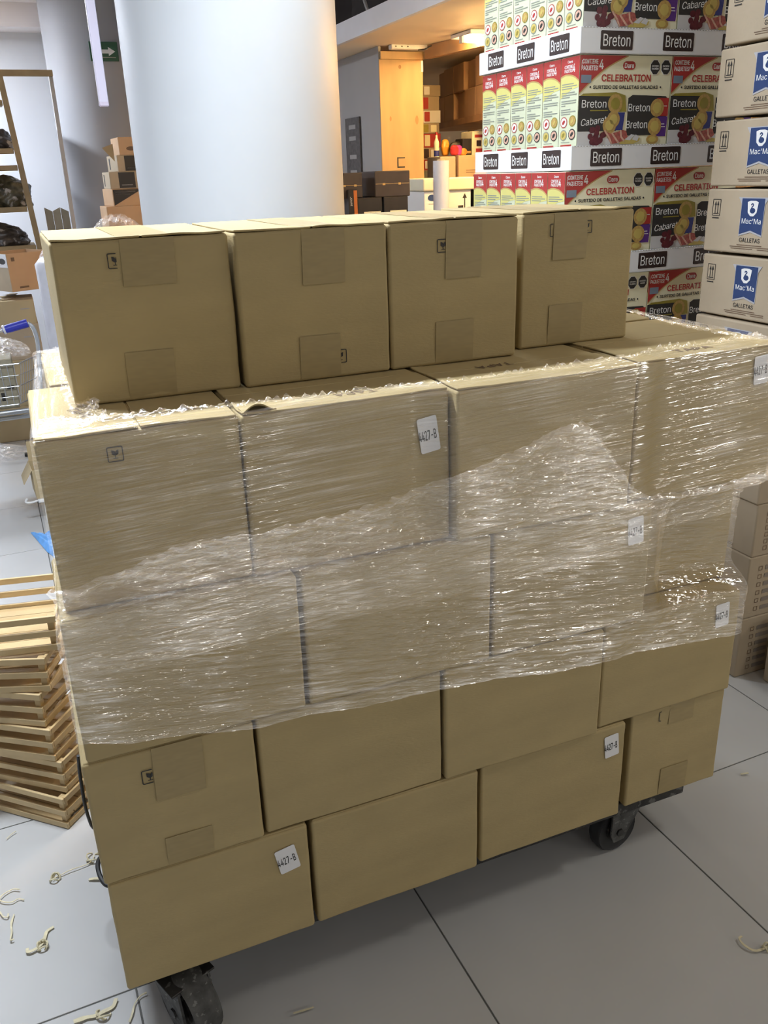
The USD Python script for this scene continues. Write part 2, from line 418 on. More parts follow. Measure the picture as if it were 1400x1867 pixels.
# ------------------------------------------------------------------ the cart
ZD = 0.200
def wheel(t, cx, cy, r, w, turn, broad=1.0):
    """One caster: swivel plate, dusty fork cheeks, rubber wheel with hub."""
    c, s = math.cos(turn), math.sin(turn)
    def tr(m):
        V = np.asarray(m.vertices).copy()
        x, y = V[:, 0].copy(), V[:, 1].copy()
        V[:, 0] = cx + x * c - y * s; V[:, 1] = cy + x * s + y * c
        return trimesh.Trimesh(V, m.faces, process=False)
    n = 40
    prof = [(0.45 * r, -w * .30), (0.80 * r, -w * .36), (0.93 * r, -w * .5), (r, -w * .32), (r, w * .32), (0.93 * r, w * .5), (0.80 * r, w * .36), (0.45 * r, w * .30)]
    a = np.arange(n) * 2 * np.pi / n
    V = np.vstack([np.stack([q * np.cos(a), np.full(n, y), r + q * np.sin(a)], 1) for q, y in prof])
    F = []
    i = np.arange(n); j = (i + 1) % n
    for k in range(len(prof)):
        p, q = k * n, ((k + 1) % len(prof)) * n
        F += [np.stack([p + i, p + j, q + i], 1), np.stack([p + j, q + j, q + i], 1)]
    fork = []
    off = 0.028
    for sg in (-1, 1):
        y0 = sg * (w / 2 + 0.006)
        g = broad
        sh = Polygon([(-0.052 + off, 0.155), (0.052 + off, 0.155), (0.046 * g + off * .6, 0.118), (0.026 * g * g, r * 0.9), (0.016 * g * g, r * 0.62 / g ** .5), (-0.016 * g * g, r * 0.62 / g ** .5), (-0.026 * g * g, r * 0.95), (-0.040 * g + off * .6, 0.118)]).buffer(0.004)
        m = prism(sh, 0.006)
        W = np.asarray(m.vertices)
        fork.append(trimesh.Trimesh(np.stack([W[:, 0], y0 + (W[:, 2] - 0.003), W[:, 1]], 1), m.faces[:, ::-1], process=False))
    fork.append(bx(-0.052 + off, 0.052 + off, -w / 2 - 0.010, w / 2 + 0.010, 0.143, 0.157, 0.003))
    u = obj("caster", [tr(f) for f in fork], DUSTY, t, 25)
    obj("tyre", tr(trimesh.Trimesh(V, np.vstack(F), process=False)), DUSTY if broad > 1 else RUBBER, u, 35)
    obj("hub", [tr(cyl((0, -w * .40, r), (0, w * .40, r), 0.46 * r, 24)), tr(cyl((0, -w * .5 - .014, r), (0, w * .5 + .014, r), 0.012, 6))], STEEL, u, 30)
    obj("swivel_plate", [tr(bx(-0.055 + off, 0.055 + off, -0.055, 0.055, 0.157, 0.1625, 0.001)), tr(cyl((off, 0, 0.150), (off, 0, 0.160), 0.036, 20))], STEEL, u, 30)

cart = thing("platform_cart", "low black platform cart on rubber casters under the cardboard boxes", "cart", (0, 0, 0))
obj("deck", [bx(0.03, 1.50, 0.040, 0.80, 0.163, ZD - 0.001, 0.004)], STEEL, cart)
obj("deck_rim", [bx(0.022, 1.508, 0.030, 0.041, 0.158, ZD - 0.004, 0.002), bx(0.012, 1.508, 0.796, 0.808, 0.158, ZD - 0.004, 0.002),
                 bx(0.018, 0.030, 0.032, 0.806, 0.158, ZD - 0.004, 0.002), bx(1.500, 1.512, 0.032, 0.806, 0.158, ZD - 0.004, 0.002)], STEEL, cart)
_b = at(311, 1853, z=0.082)
_t = math.radians(112)
wheel(cart, _b[0] + math.sin(_t) * 0.052, _b[1] - math.cos(_t) * 0.052, 0.084, 0.066, _t, 1.15)
wheel(cart, 1.318, 0.085, 0.070, 0.042, math.radians(6))
wheel(cart, 0.14, 0.70, 0.075, 0.045, math.radians(20))
wheel(cart, 1.36, 0.70, 0.075, 0.045, math.radians(-30))
obj("handle", tube(curve([(0.025, 0.33, 0.175), (-0.010, 0.335, 0.175), (-0.024, 0.36, 0.185), (-0.026, 0.40, 0.190), (-0.012, 0.43, 0.188), (0.025, 0.44, 0.178)]), 0.006), RUBBER, cart, 40)
obj("cord", tube(curve([(-0.0125, 0.12, 0.715), (-0.0165, 0.13, 0.66), (-0.0185, 0.135, 0.58), (-0.0155, 0.15, 0.52), (-0.0125, 0.17, 0.49)]), 0.0035), RUBBER, None, 40, "thin black cord hanging down the left side of the second row", "cord")

# ------------------------------------------------------------------ the cardboard boxes
Z = [0.200, 0.4925, 0.7867, 1.0886, 1.4066, 1.7047]
GAP = 0.0015
BOXES = []   # for the film's envelope: x0, x1, y, z0, z1

def fragile(face, cx, cy, s, half=None):
    """The wine-glass mark in its frame; half keeps only the part not under the tape."""
    fr = rect(cx - s / 2, cy - s / 2, cx + s / 2, cy + s / 2, s * .1)
    fr = fr.difference(fr.buffer(-s * .06))
    g = unary_union([Polygon([(cx - s * .22, cy + s * .28), (cx - s * .02, cy + s * .22), (cx + s * .03, cy + s * .10), (cx + s * .08, cy + s * .24), (cx + s * .22, cy + s * .28), (cx + s * .20, cy), (cx + s * .06, cy - s * .08), (cx - s * .06, cy - s * .08), (cx - s * .20, cy)]),
                     sbox(cx - s * .025, cy - s * .26, cx + s * .025, cy), sbox(cx - s * .15, cy - s * .29, cx + s * .15, cy - s * .25)])
    g = unary_union([fr, g])
    if half:
        g = g.intersection(sbox(*half))
    return face.poly(g, 0.0007, 0.0004)

def carton(label, x0, x1, y, row, depth, seam, seed, marks=(), sticker=None, tape=False, group="tan cartons stacked on the cart", cat="cardboard box", dz=0.0, mat=None, tilt=0.0):
    z0, z1 = Z[row - 1] + GAP + dz, Z[row] - GAP + dz
    mat = mat or CARD
    w, h = x1 - x0, z1 - z0
    t = thing("cardboard_box", label, cat, (x0, y, z0), tilt, group)
    BOXES.append((x0, x1, y, z0, z1))
    tf = 0.0045
    obj("body", soft_box(0, w, 0, depth, 0, h - tf, 0.0055, 9, 0.0022, 0.0016, seed), mat, t, 50)
    rs = random.Random(seed)
    def flap(a0, a1, b0, b1, free):
        m = soft_box(a0, a1, b0, b1, h - tf + 0.0003, h, 0.0018, 12, 0, 0)
        V = np.asarray(m.vertices).copy()
        e = np.zeros(len(V))
        q = meshkit.noise(np.stack([V[:, 0] * 22 + seed, V[:, 1] * 22, 0 * V[:, 0]], 1), seed)
        if "y0" in free: e = np.maximum(e, np.exp(-(V[:, 1] - b0) / 0.05))
        if "x0" in free: e = np.maximum(e, np.exp(-(V[:, 0] - a0) / 0.05))
        if "x1" in free: e = np.maximum(e, np.exp(-(a1 - V[:, 0]) / 0.05))
        V[:, 2] += e * 0.0035 * (0.15 + q)
        V[:, 0] += 0.0015 * (meshkit.noise(V * 35 + 3, seed) - 0.5); V[:, 1] += 0.002 * (meshkit.noise(V * 35 + 9, seed) - 0.5)
        obj("flap", trimesh.Trimesh(V, m.faces, process=False), mat, t, 40)
    if row >= 4:
        if seam == "y":
            flap(0.001, w / 2 - 0.002, 0.001, depth - 0.001, ("y0",)); flap(w / 2 + 0.002, w - 0.001, 0.001, depth - 0.001, ("y0",))
        else:
            flap(0.001, w - 0.001, 0.001, depth / 2 - 0.002, ("x0", "x1")); flap(0.001, w - 0.001, depth / 2 + 0.002, depth - 0.001, ("x0",))
    else:
        obj("flap", bx(0.002, w - 0.002, 0.002, depth - 0.002, h - tf, h - 0.0006, 0.0015), mat, t)
    F = Face((0, 0, 0), (1, 0, 0), (0, 0, 1))
    yb = 0.0026
    def bent(u0, u1, v0, v1, skew=0.0):
        """A strip of tape lying on the bulged front face."""
        g = [(u, v) for u in np.linspace(u0, u1, 6) for v in np.linspace(v0, v1, 8)]
        V = []
        for s in (0.0006, 0.0014):
            for u, v in g:
                bl = 0.0022 * (max(0, math.cos((u / w - .5) * math.pi)) * max(0, math.cos((v / h - .5) * math.pi))) ** 0.6
                V.append((u + skew * (v - v0), -bl - s - 0.0008, v))
        V = np.array(V); i = np.arange(48).reshape(6, 8)
        q = np.stack([i[:-1, :-1], i[1:, :-1], i[1:, 1:], i[:-1, 1:]], -1).reshape(-1, 4)
        F_ = np.vstack([q[:, ::-1], q + 48])
        ring = np.concatenate([i[:, 0], i[-1, 1:], i[-2::-1, -1], i[0, -2:0:-1]]); r2 = np.roll(ring, -1)
        F_ = np.vstack([F_, np.stack([ring, r2, r2 + 48, ring + 48], 1)])
        return trimesh.Trimesh(V, np.vstack([F_[:, [0, 1, 2]], F_[:, [0, 2, 3]]]), process=False)
    if tape:
        a, b, c, d = tape[0]
        obj("packing_tape", bent(a - x0, b - x0, c - z0, h - 0.003, 0.03), TAPE, t, 30)
        if row >= 5:
            obj("packing_tape", bx(a - x0, b - x0, 0.003, depth - .003, h + 0.0005, h + 0.0012), TAPE, t)
        if len(tape) > 1:
            a, b, c, d = tape[1]
            obj("packing_tape", bent(a - x0, b - x0, 0.004, d - z0, 0.02), TAPE, t, 30)
    for mk in marks:
        cx, cz, s = mk[0] - x0, mk[1] - z0, mk[2]
        half = (mk[3][0] - x0, -9, mk[3][1] - x0, 9) if len(mk) > 3 else None
        m = fragile(F, cx, cz, s, half)
        V = np.asarray(m.vertices).copy(); V[:, 1] -= 0.0022
        obj("fragile_mark", trimesh.Trimesh(V, m.faces, process=False), INK, t)
    if sticker:
        sx, sz, sw, shh, rot, k = sticker
        sx -= x0; sz -= z0
        sh = affinity.rotate(rect(sx - sw / 2, sz - shh / 2, sx + sw / 2, sz + shh / 2, 0.004), rot)
        m = F.poly(sh, 0.0032, 0.0006)
        u = obj("sticker", m, PAPER, t, label="white sticker with a printed code")
        rr = math.radians(rot)
        tx = F.text("4427-B", sx - 0.0028 * math.cos(rr), sz - 0.001, 0.0195, sw * 0.90, 0.0041, rr)
        obj("code_lettering", tx, INK, u)
    return t, w, h

def top_text(t, s, cx, cy, h, width, rot, z, tiny=True):
    F = Face((0, 0, z), (1, 0, 0), (0, 1, 0))
    obj("lid_lettering", F.text(s, cx, cy, h, width, 0.0012, rot), BROWNINK, t)

SK = 0.046, 0.066
SD = 0.41
# bottom row
carton("tan box at the left end of the bottom row, white code sticker upper right", 0.000, 0.414, -0.014, 1, 0.30, "x", 1, sticker=(0.366, 0.414, *SK, 10, 0))
carton("plain tan box second from left in the bottom row, no sticker", 0.428, 0.835, -0.011, 1, 0.30, "x", 2)
carton("tan box third from left in the bottom row, sticker near its upper right corner", 0.851, 1.262, -0.002, 1, 0.30, "x", 3, sticker=(1.222, 0.432, 0.042, 0.066, 6, 0))
carton("narrow box end at the right of the bottom row, half overhanging the cart deck", 1.294, 1.592, 0.012, 1, SD, "y", 4, marks=[(1.393, 0.462, 0.03, (1.37, 1.385))], tape=[(1.41, 1.49, 0.43, 0), (1.40, 1.49, 0, 0.29)])
# second row
carton("narrow taped box end at the left of the second row, half a fragile mark showing", -0.005, 0.320, -0.015, 2, SD, "y", 5, marks=[(0.112, 0.722, 0.032, (0.0, 0.117))], tape=[(0.117, 0.215, 0.66, 0), (0.12, 0.215, 0, 0.565)])
carton("plain tan box second from left in the second row, top under film hem", 0.331, 0.742, -0.009, 2, 0.30, "x", 6)
carton("plain tan box third from left in the second row, crossed by film hem", 0.752, 1.166, -0.014, 2, 0.30, "x", 7)
carton("tan box at the right end of the second row, sticker at its right edge", 1.183, 1.594, 0.003, 2, 0.30, "x", 8, sticker=(1.540, 0.727, 0.042, 0.066, 4, 0))
# third row
carton("tan box at the left end of the third row, behind milky crinkled film", 0.006, 0.432, -0.018, 3, 0.30, "x", 9)
carton("tan box in the middle of the third row, dark gap on its left under film", 0.446, 0.859, -0.015, 3, 0.30, "x", 10)
carton("tan box third from left in the third row, sticker behind film upper right", 0.872, 1.279, -0.010, 3, 0.30, "x", 11, sticker=(1.236, 1.022, 0.042, 0.066, 5, 0))
carton("tan box at the right end of the third row, pushed back behind the others", 1.290, 1.607, 0.080, 3, SD, "y", 12, marks=[(1.33, 1.055, 0.03)])
# fourth row
c1, w1, h1 = carton("box at the left end of the fourth row with a wine-glass mark behind film", 0.018, 0.356, 0.010, 4, SD, "y", 13, marks=[(0.141, 1.366, 0.027)])
c2, w2, h2 = carton("box second from left in the fourth row, tilted white sticker on its right side", 0.363, 0.771, 0.004, 4, 0.30, "x", 14, sticker=(0.727, 1.318, 0.042, 0.072, 8, 0))
c3, w3, h3 = carton("box third from left in the fourth row, peak of the loose film on its front", 0.779, 1.200, -0.020, 4, 0.30, "x", 15)
c4, w4, h4 = carton("box at the right end of the fourth row, sticker on its upper right corner", 1.222, 1.622, 0.002, 4, 0.42, "x", 16, sticker=(1.562, 1.352, 0.042, 0.066, 5, 0))
u_, v_ = np.meshgrid(np.linspace(0, 1, 12), np.linspace(0, 1, 6), indexing="ij")
zz_ = h2 + .0008 + .013 * np.sin(np.pi * np.clip(u_ * 1.15, 0, 1)) * (1 - v_) ** 1.2
V_ = np.vstack([np.stack([.004 + .062 * u_, .0015 + .040 * v_ + .004 * u_, zz_ + d_], -1).reshape(-1, 3) for d_ in (0, .0025)])
i_ = np.arange(72).reshape(12, 6); q_ = np.stack([i_[:-1, :-1], i_[1:, :-1], i_[1:, 1:], i_[:-1, 1:]], -1).reshape(-1, 4)
r_ = np.concatenate([i_[:, 0], i_[-1, 1:], i_[-2::-1, -1], i_[0, -2:0:-1]]); r2_ = np.roll(r_, -1)
q_ = np.vstack([q_[:, ::-1], q_ + 72, np.stack([r_, r2_, r2_ + 72, r_ + 72], 1)])
obj("torn_flap", trimesh.Trimesh(V_, np.vstack([q_[:, [0, 1, 2]], q_[:, [0, 2, 3]]]), process=False), CARD, c2, 40)
top_text(c1, "TAPA", 0.082, 0.16, 0.020, 0.075, math.radians(-72), h1)
top_text(c2, "TAPA", 0.235, 0.052, 0.022, 0.085, math.radians(180), h2)
top_text(c3, "TAPA", 0.165, 0.150, 0.022, 0.085, math.radians(184), h3)
top_text(c4, "TAPA", 0.185, 0.052, 0.024, 0.10, math.radians(2), h4)
# top row, set back
carton("top row box at the left end, the darkest and widest of the four on top", 0.100, 0.413, 0.212, 5, SD, "y", 17, marks=[(0.206, 1.664, 0.027, (0.18, 0.2085))], tape=[(0.215, 0.312, 1.618, 0), (0.198, 0.288, 0, 1.498)], group="four boxes on top of the wrapped stack")
carton("second box from the left on top, mark beside its lower tape strip", 0.424, 0.732, 0.200, 5, SD, "y", 18, marks=[(0.622, 1.449, 0.028, (0.624, 0.66))], tape=[(0.552, 0.640, 1.596, 0), (0.536, 0.622, 0, 1.496)], group="four boxes on top of the wrapped stack")
carton("third box from the left on top, mark high on the left of its tape", 0.738, 1.035, 0.200, 5, SD, "y", 19, marks=[(0.858, 1.652, 0.027, (0.83, 0.8635))], tape=[(0.862, 0.946, 1.585, 0), (0.838, 0.928, 0, 1.498)], group="four boxes on top of the wrapped stack")
carton("box at the right end on top, two cut marks either side of its upper tape", 1.078, 1.372, 0.250, 5, SD, "y", 20, marks=[(1.161, 1.664, 0.028, (1.14, 1.1545)), (1.244, 1.667, 0.028, (1.2445, 1.27))], tape=[(1.155, 1.244, 1.60, 0), (1.15, 1.24, 0, 1.50)], group="four boxes on top of the wrapped stack")
# the rear layer that carries the back of the wrap
fronts = list(BOXES)
XS = {1: [(0.05, .42), (.43, .83), (.84, 1.24), (1.25, 1.58)], 2: [(0.045, .40), (.41, .81), (.82, 1.22), (1.23, 1.58)], 3: [(0.05, .41), (.42, .82), (.83, 1.23), (1.24, 1.59)], 4: [(0.06, .40), (.41, .81), (.82, 1.22), (1.23, 1.60)]}
for row, cells in XS.items():
    for k, (a, b) in enumerate(cells):
        y0 = 0.51 if row == 3 and k == 3 else 0.44
        lab = "tan box at the back left corner of the fourth row, only its top visible" if (row, k) == (4, 0) else "tan box in the hidden rear layer of the wrapped stack"
        carton(lab, a, b, y0, row, 0.82 - y0, "x", 40 + row * 5 + k, group="hidden rear layer of boxes" if (row, k) != (4, 0) else None)
BOXES = fronts

# ------------------------------------------------------------------ the stretch film around rows two to four
xs = np.arange(-0.10, 1.75, 0.005); zs = np.arange(0.15, 1.50, 0.005)
XX, ZZ = np.meshgrid(xs, zs, indexing="ij")
env = np.full(XX.shape, 0.30)
for (a, b, y, z0, z1) in BOXES:
    if z1 < 1.45:
        m = (XX >= a - 0.004) & (XX <= b + 0.004) & (ZZ >= z0 - 0.003) & (ZZ <= z1 + 0.003)
        env[m] = np.minimum(env[m], y)
env = ndimage.minimum_filter(env, (17, 9))
env = ndimage.gaussian_filter(ndimage.minimum_filter(env, (5, 5)), (4, 3)) - 0.0065
def yfront(x, z):
    return ndimage.map_coordinates(env, [(x - xs[0]) / 0.005, (z - zs[0]) / 0.005], order=1, mode="nearest")
zk = np.arange(0.1, 1.6, 0.01)
def prof(vals):
    p = np.zeros(len(zk))
    for k, z in enumerate(zk):
        r = int(np.clip(np.searchsorted(Z, z), 1, 4)); p[k] = vals[r - 1]
    return ndimage.gaussian_filter1d(p, 2.0)
XL, XR = prof([-0.006, -0.0125, 0.000, 0.0115]), prof([1.599, 1.602, 1.613, 1.632])
def xl(z): return np.interp(z, zk, XL)
def xr(z): return np.interp(z, zk, XR)
YB = 0.835

def loop(z, nf, ns):
    """The wrap's outline at heights z (array over the outline): left side, front, right side, back."""
    S = []
    secs = [("L", np.linspace(0.98, 0, ns)[:-1]), ("F", np.linspace(0, 1, nf)[:-1]), ("R", np.linspace(0, 1, ns)[:-1]), ("B", np.linspace(1, 0, ns)[:-1])]
    kinds = np.concatenate([[k] * len(t) for k, t in secs]); T = np.concatenate([t for _, t in secs])
    return kinds, T

def film(name, zlo, zhi, nf, ns, nz, mat, label, amp, drape=None, off=0.0, seed=0, crumple=None, back=True):
    """zlo, zhi: functions of (kind, t) giving the sheet's lower and upper edge; drape: how far it lies over the top."""
    kinds, T = loop(None, nf, ns)
    lo, hi = zlo(kinds, T), zhi(kinds, T)
    v = np.linspace(0, 1, nz)
    Zg = lo[:, None] + (hi - lo)[:, None] * v[None]
    X, Y = np.zeros_like(Zg), np.zeros_like(Zg)
    L, R = xl(Zg), xr(Zg)
    f = kinds == "F"
    X[f] = L[f] + (R[f] - L[f]) * T[f][:, None]
    Y[f] = yfront(X[f], Zg[f])
    y0 = yfront(L + 0.02, Zg); y1 = yfront(R - 0.02, Zg)
    k = kinds == "L"; X[k] = L[k] + 0.036 * T[k][:, None]; Y[k] = y0[k] + (YB - y0[k]) * T[k][:, None]
    k = kinds == "R"; X[k] = R[k]; Y[k] = y1[k] + (YB - y1[k]) * T[k][:, None]
    k = kinds == "B"; X[k] = L[k] + (R[k] - L[k]) * T[k][:, None]; Y[k] = YB
    # round the corners a little
    for A in (X, Y):
        A[:] = ndimage.gaussian_filter1d(A, 1.6, axis=0, mode="wrap")
    tx, ty = np.gradient(X, axis=0), np.gradient(Y, axis=0)
    l = np.maximum(np.hypot(tx, ty), 1e-9)
    nx, ny = ty / l, -tx / l           # outward
    along = np.cumsum(np.hypot(np.diff(X[:, 0], prepend=X[0, 0]), np.diff(Y[:, 0], prepend=Y[0, 0])))[:, None] + 0 * Zg
    d, fold = amp(along, Zg, X, kinds, v)
    d = d * np.where(kinds == "F", 1.0, 0.22)[:, None] + off
    X2, Y2, Z2 = X + nx * d, Y + ny * d, Zg.copy()
    if drape is not None:
        w = drape(kinds, T, along[:, 0])
        R_ = 0.0095
        for an_ in np.linspace(0, math.pi / 2, 8)[1:]:
            ins = R_ * (1 - math.cos(an_)) - 0.001 * math.cos(an_)
            ru = 0.0012 * (meshkit.fbm(np.stack([along[:, -1] * 8, 0 * w + an_ * 9, 0 * w], -1), 3, 31) - .5)
            X2 = np.hstack([X2, (X[:, -1] - nx[:, -1] * (ins + ru))[:, None]]); Y2 = np.hstack([Y2, (Y[:, -1] - ny[:, -1] * (ins + ru))[:, None]])
            Z2 = np.hstack([Z2, (Zg[:, -1] + R_ * math.sin(an_) + ru)[:, None]])
            fold = np.hstack([fold, np.full((len(w), 1), .25)])
        m = 40
        s = np.linspace(0, 1, m)[1:]
        q = np.stack([along[:, -1][:, None] + 0 * s[None], w[:, None] * s[None], 0 * s[None] + 0 * w[:, None]], -1)
        edge = np.clip((s[None] - 0.45) / 0.55, 0, 1) ** 1.5
        zt_ = Zg[:, -1:] + R_
        lines = 0.006 * (meshkit.fbm(q * np.array([7, 150, 1]), 3, 5) - .3)
        zz = zt_ + lines + edge * 0.020 * np.abs(meshkit.fbm(q * np.array([60, 110, 1]), 3, 8) - 0.5) * 2.2
        inw = R_ + (w[:, None] - R_) * s[None] + edge * 0.014 * (meshkit.fbm(q * 80, 2, 11) - .5)
        X2 = np.hstack([X2, X[:, -1:] - nx[:, -1:] * inw]); Y2 = np.hstack([Y2, Y[:, -1:] - ny[:, -1:] * inw]); Z2 = np.hstack([Z2, np.maximum(zz, zt_ - 0.0004)])
        fold = np.hstack([fold, np.clip((0.15 + 0.9 * edge * (0.4 + meshkit.fbm(q * 40, 2, 3))) * np.where(kinds == 'L', 1.5, 1.0)[:, None], 0, 1)])
    n, q = X2.shape
    i = np.arange(n * q).reshape(n, q)
    j = np.roll(i, -1, 0)
    quads = np.stack([i[:, :-1], j[:, :-1], j[:, 1:], i[:, 1:]], -1)
    if not back:
        keep = (kinds != "B"); quads = quads[keep]
    quads = quads.reshape(-1, 4)
    V = np.stack([X2, Y2, Z2], -1).reshape(-1, 3)
    m = trimesh.Trimesh(V, np.vstack([quads[:, [0, 1, 2]], quads[:, [0, 2, 3]]]), process=False)
    p = obj(name, m, mat, None, True, label, "plastic film")
    UsdGeom.PrimvarsAPI(p).CreatePrimvar("fold", Sdf.ValueTypeNames.FloatArray, "vertex").Set([float(x) for x in fold.reshape(-1)])
    return p

# seen edges of the sheets, taken to the plane just before the boxes
def edge(pts, y=-0.03):
    P = np.array([at(u, v, y=y) for u, v in pts])
    o = np.argsort(P[:, 0])
    return P[o, 0], P[o, 2]
B_HI = edge([(108, 1085), (180, 1062), (260, 1028), (330, 1000), (470, 975), (600, 945), (700, 918), (765, 890), (830, 858), (900, 830), (960, 800), (1005, 778), (1042, 764), (1072, 790), (1098, 830), (1130, 880), (1165, 905), (1230, 900), (1300, 890), (1362, 868)])
B_LO = edge([(150, 1356), (222, 1357), (330, 1340), (470, 1327), (560, 1302), (660, 1290), (803, 1258), (900, 1238), (1000, 1228), (1100, 1208), (1230, 1184), (1340, 1165)])

def a_lo(kinds, T): return np.full(len(T), 0.97)
def a_hi(kinds, T): return np.full(len(T), 1.4035)
def a_amp(s, z, X, kinds, v):
    p = np.stack([s * 5, z * 48, 0 * s], -1)
    tight = np.clip(meshkit.fbm(np.stack([s * 5, z * 5, 0 * s], -1), 2, 4) * 2.4 - .7, 0, 1)
    d = (0.0006 + 0.0030 * tight) * meshkit.fbm(p, 3, 1)
    return d * (1 - np.clip((z - 1.37) / 0.03, 0, 1)) + 0.001, 0.25 * np.clip((z - 1.36) / 0.045, 0, 1) ** 2
def a_drape(kinds, T, s):
    w = np.zeros(len(T))
    f = kinds == "F"
    w[f] = np.interp(T[f], [0, .02, .06, .12, .2, .26, .30, .5, .7, .86, 1], [.085, .11, .085, .06, .048, .038, .030, .034, .04, .055, .07])
    k = kinds == "L"; w[k] = np.interp(T[k], [0, .1, .25, .45, .6, .8, 1], [.085, .125, .105, .075, .065, .075, .09])
    k = kinds == "R"; w[k] = np.interp(T[k], [0, .3, .6, 1], [.07, .09, .06, .05])
    k = kinds == "B"; w[k] = 0.07
    w = ndimage.gaussian_filter1d(w, 3, mode="wrap")
    return w * (0.82 + 0.36 * meshkit.fbm(np.stack([s * 16, 0 * s, 0 * s], -1), 3, 21))
film("film_wrap", a_lo, a_hi, 560, 130, 190, FILM_A, "clear tight stretch film around the fourth row, crinkled hem folded over the box tops", a_amp, a_drape, 0.001)

def b_lo(kinds, T):
    z = np.zeros(len(T)); f = kinds == "F"; x = xl(0.7) + (xr(0.7) - xl(0.7)) * T[f]
    z[f] = np.interp(x, *B_LO) + 0.004 * (meshkit.fbm(np.stack([x * 30, 0 * x, 0 * x], -1), 3, 3) - .5)
    for k in "LRB":
        m = kinds == k
        a, b = (B_LO[1][0], B_LO[1][0] + .02) if k == "L" else (B_LO[1][-1], B_LO[1][-1]) if k == "R" else (B_LO[1][0] + .02, B_LO[1][-1])
        z[m] = a + (b - a) * T[m]
    return z
def b_hi(kinds, T):
    z = np.zeros(len(T)); f = kinds == "F"; x = xl(0.9) + (xr(0.9) - xl(0.9)) * T[f]
    z[f] = np.interp(x, *B_HI) + 0.012 * (meshkit.fbm(np.stack([x * 40, 0 * x, 0 * x], -1), 3, 13) - .5)
    for k in "LRB":
        m = kinds == k
        a, b = (B_HI[1][0], 1.0) if k == "L" else (B_HI[1][-1], 1.05) if k == "R" else (1.0, 1.05)
        z[m] = a + (b - a) * T[m]
    return z
def b_amp(s, z, X, kinds, v):
    c, sn = math.cos(0.22), math.sin(0.22)
    a, b = s * c + z * sn, z * c - s * sn
    p = np.stack([s * 6, z * 44, 0 * s], -1); q = np.stack([a * 26, b * 48, 0 * s], -1)
    loose = np.clip(meshkit.fbm(np.stack([s * 3.2, z * 3.5, 0 * s], -1), 2, 6) * 2.4 - 0.75, 0, 1)
    vv = v[None] + 0 * s
    hem = np.clip((vv - 0.55) / 0.45, 0, 1) ** 1.3
    wr = np.abs(meshkit.fbm(q, 3, 9) - .5) * 2
    d = 0.0032 * meshkit.fbm(p, 3, 2) + loose * 0.006 * wr
    d = d + hem * (0.003 + 0.014 * np.abs(meshkit.fbm(np.stack([a * 24, b * 70, 0 * s], -1), 3, 12) - .5) * 2)
    rope = np.exp(-((vv - 0.975) / 0.02) ** 2) * (0.4 + meshkit.noise(np.stack([s * 20, 0 * s, 0 * s], -1), 4))
    low = np.exp(-vv / 0.012)
    fold = np.clip(0.75 * rope + 0.38 * hem * (wr + .3) + 0.35 * loose * wr + 0.55 * low, 0, 1)
    return d + rope * 0.008 + low * 0.002, fold
film("film_wrap", b_lo, b_hi, 620, 110, 260, FILM_B, "milky crinkled stretch film around the middle rows with a loose hem rising to a peak", b_amp, None, 0.006)

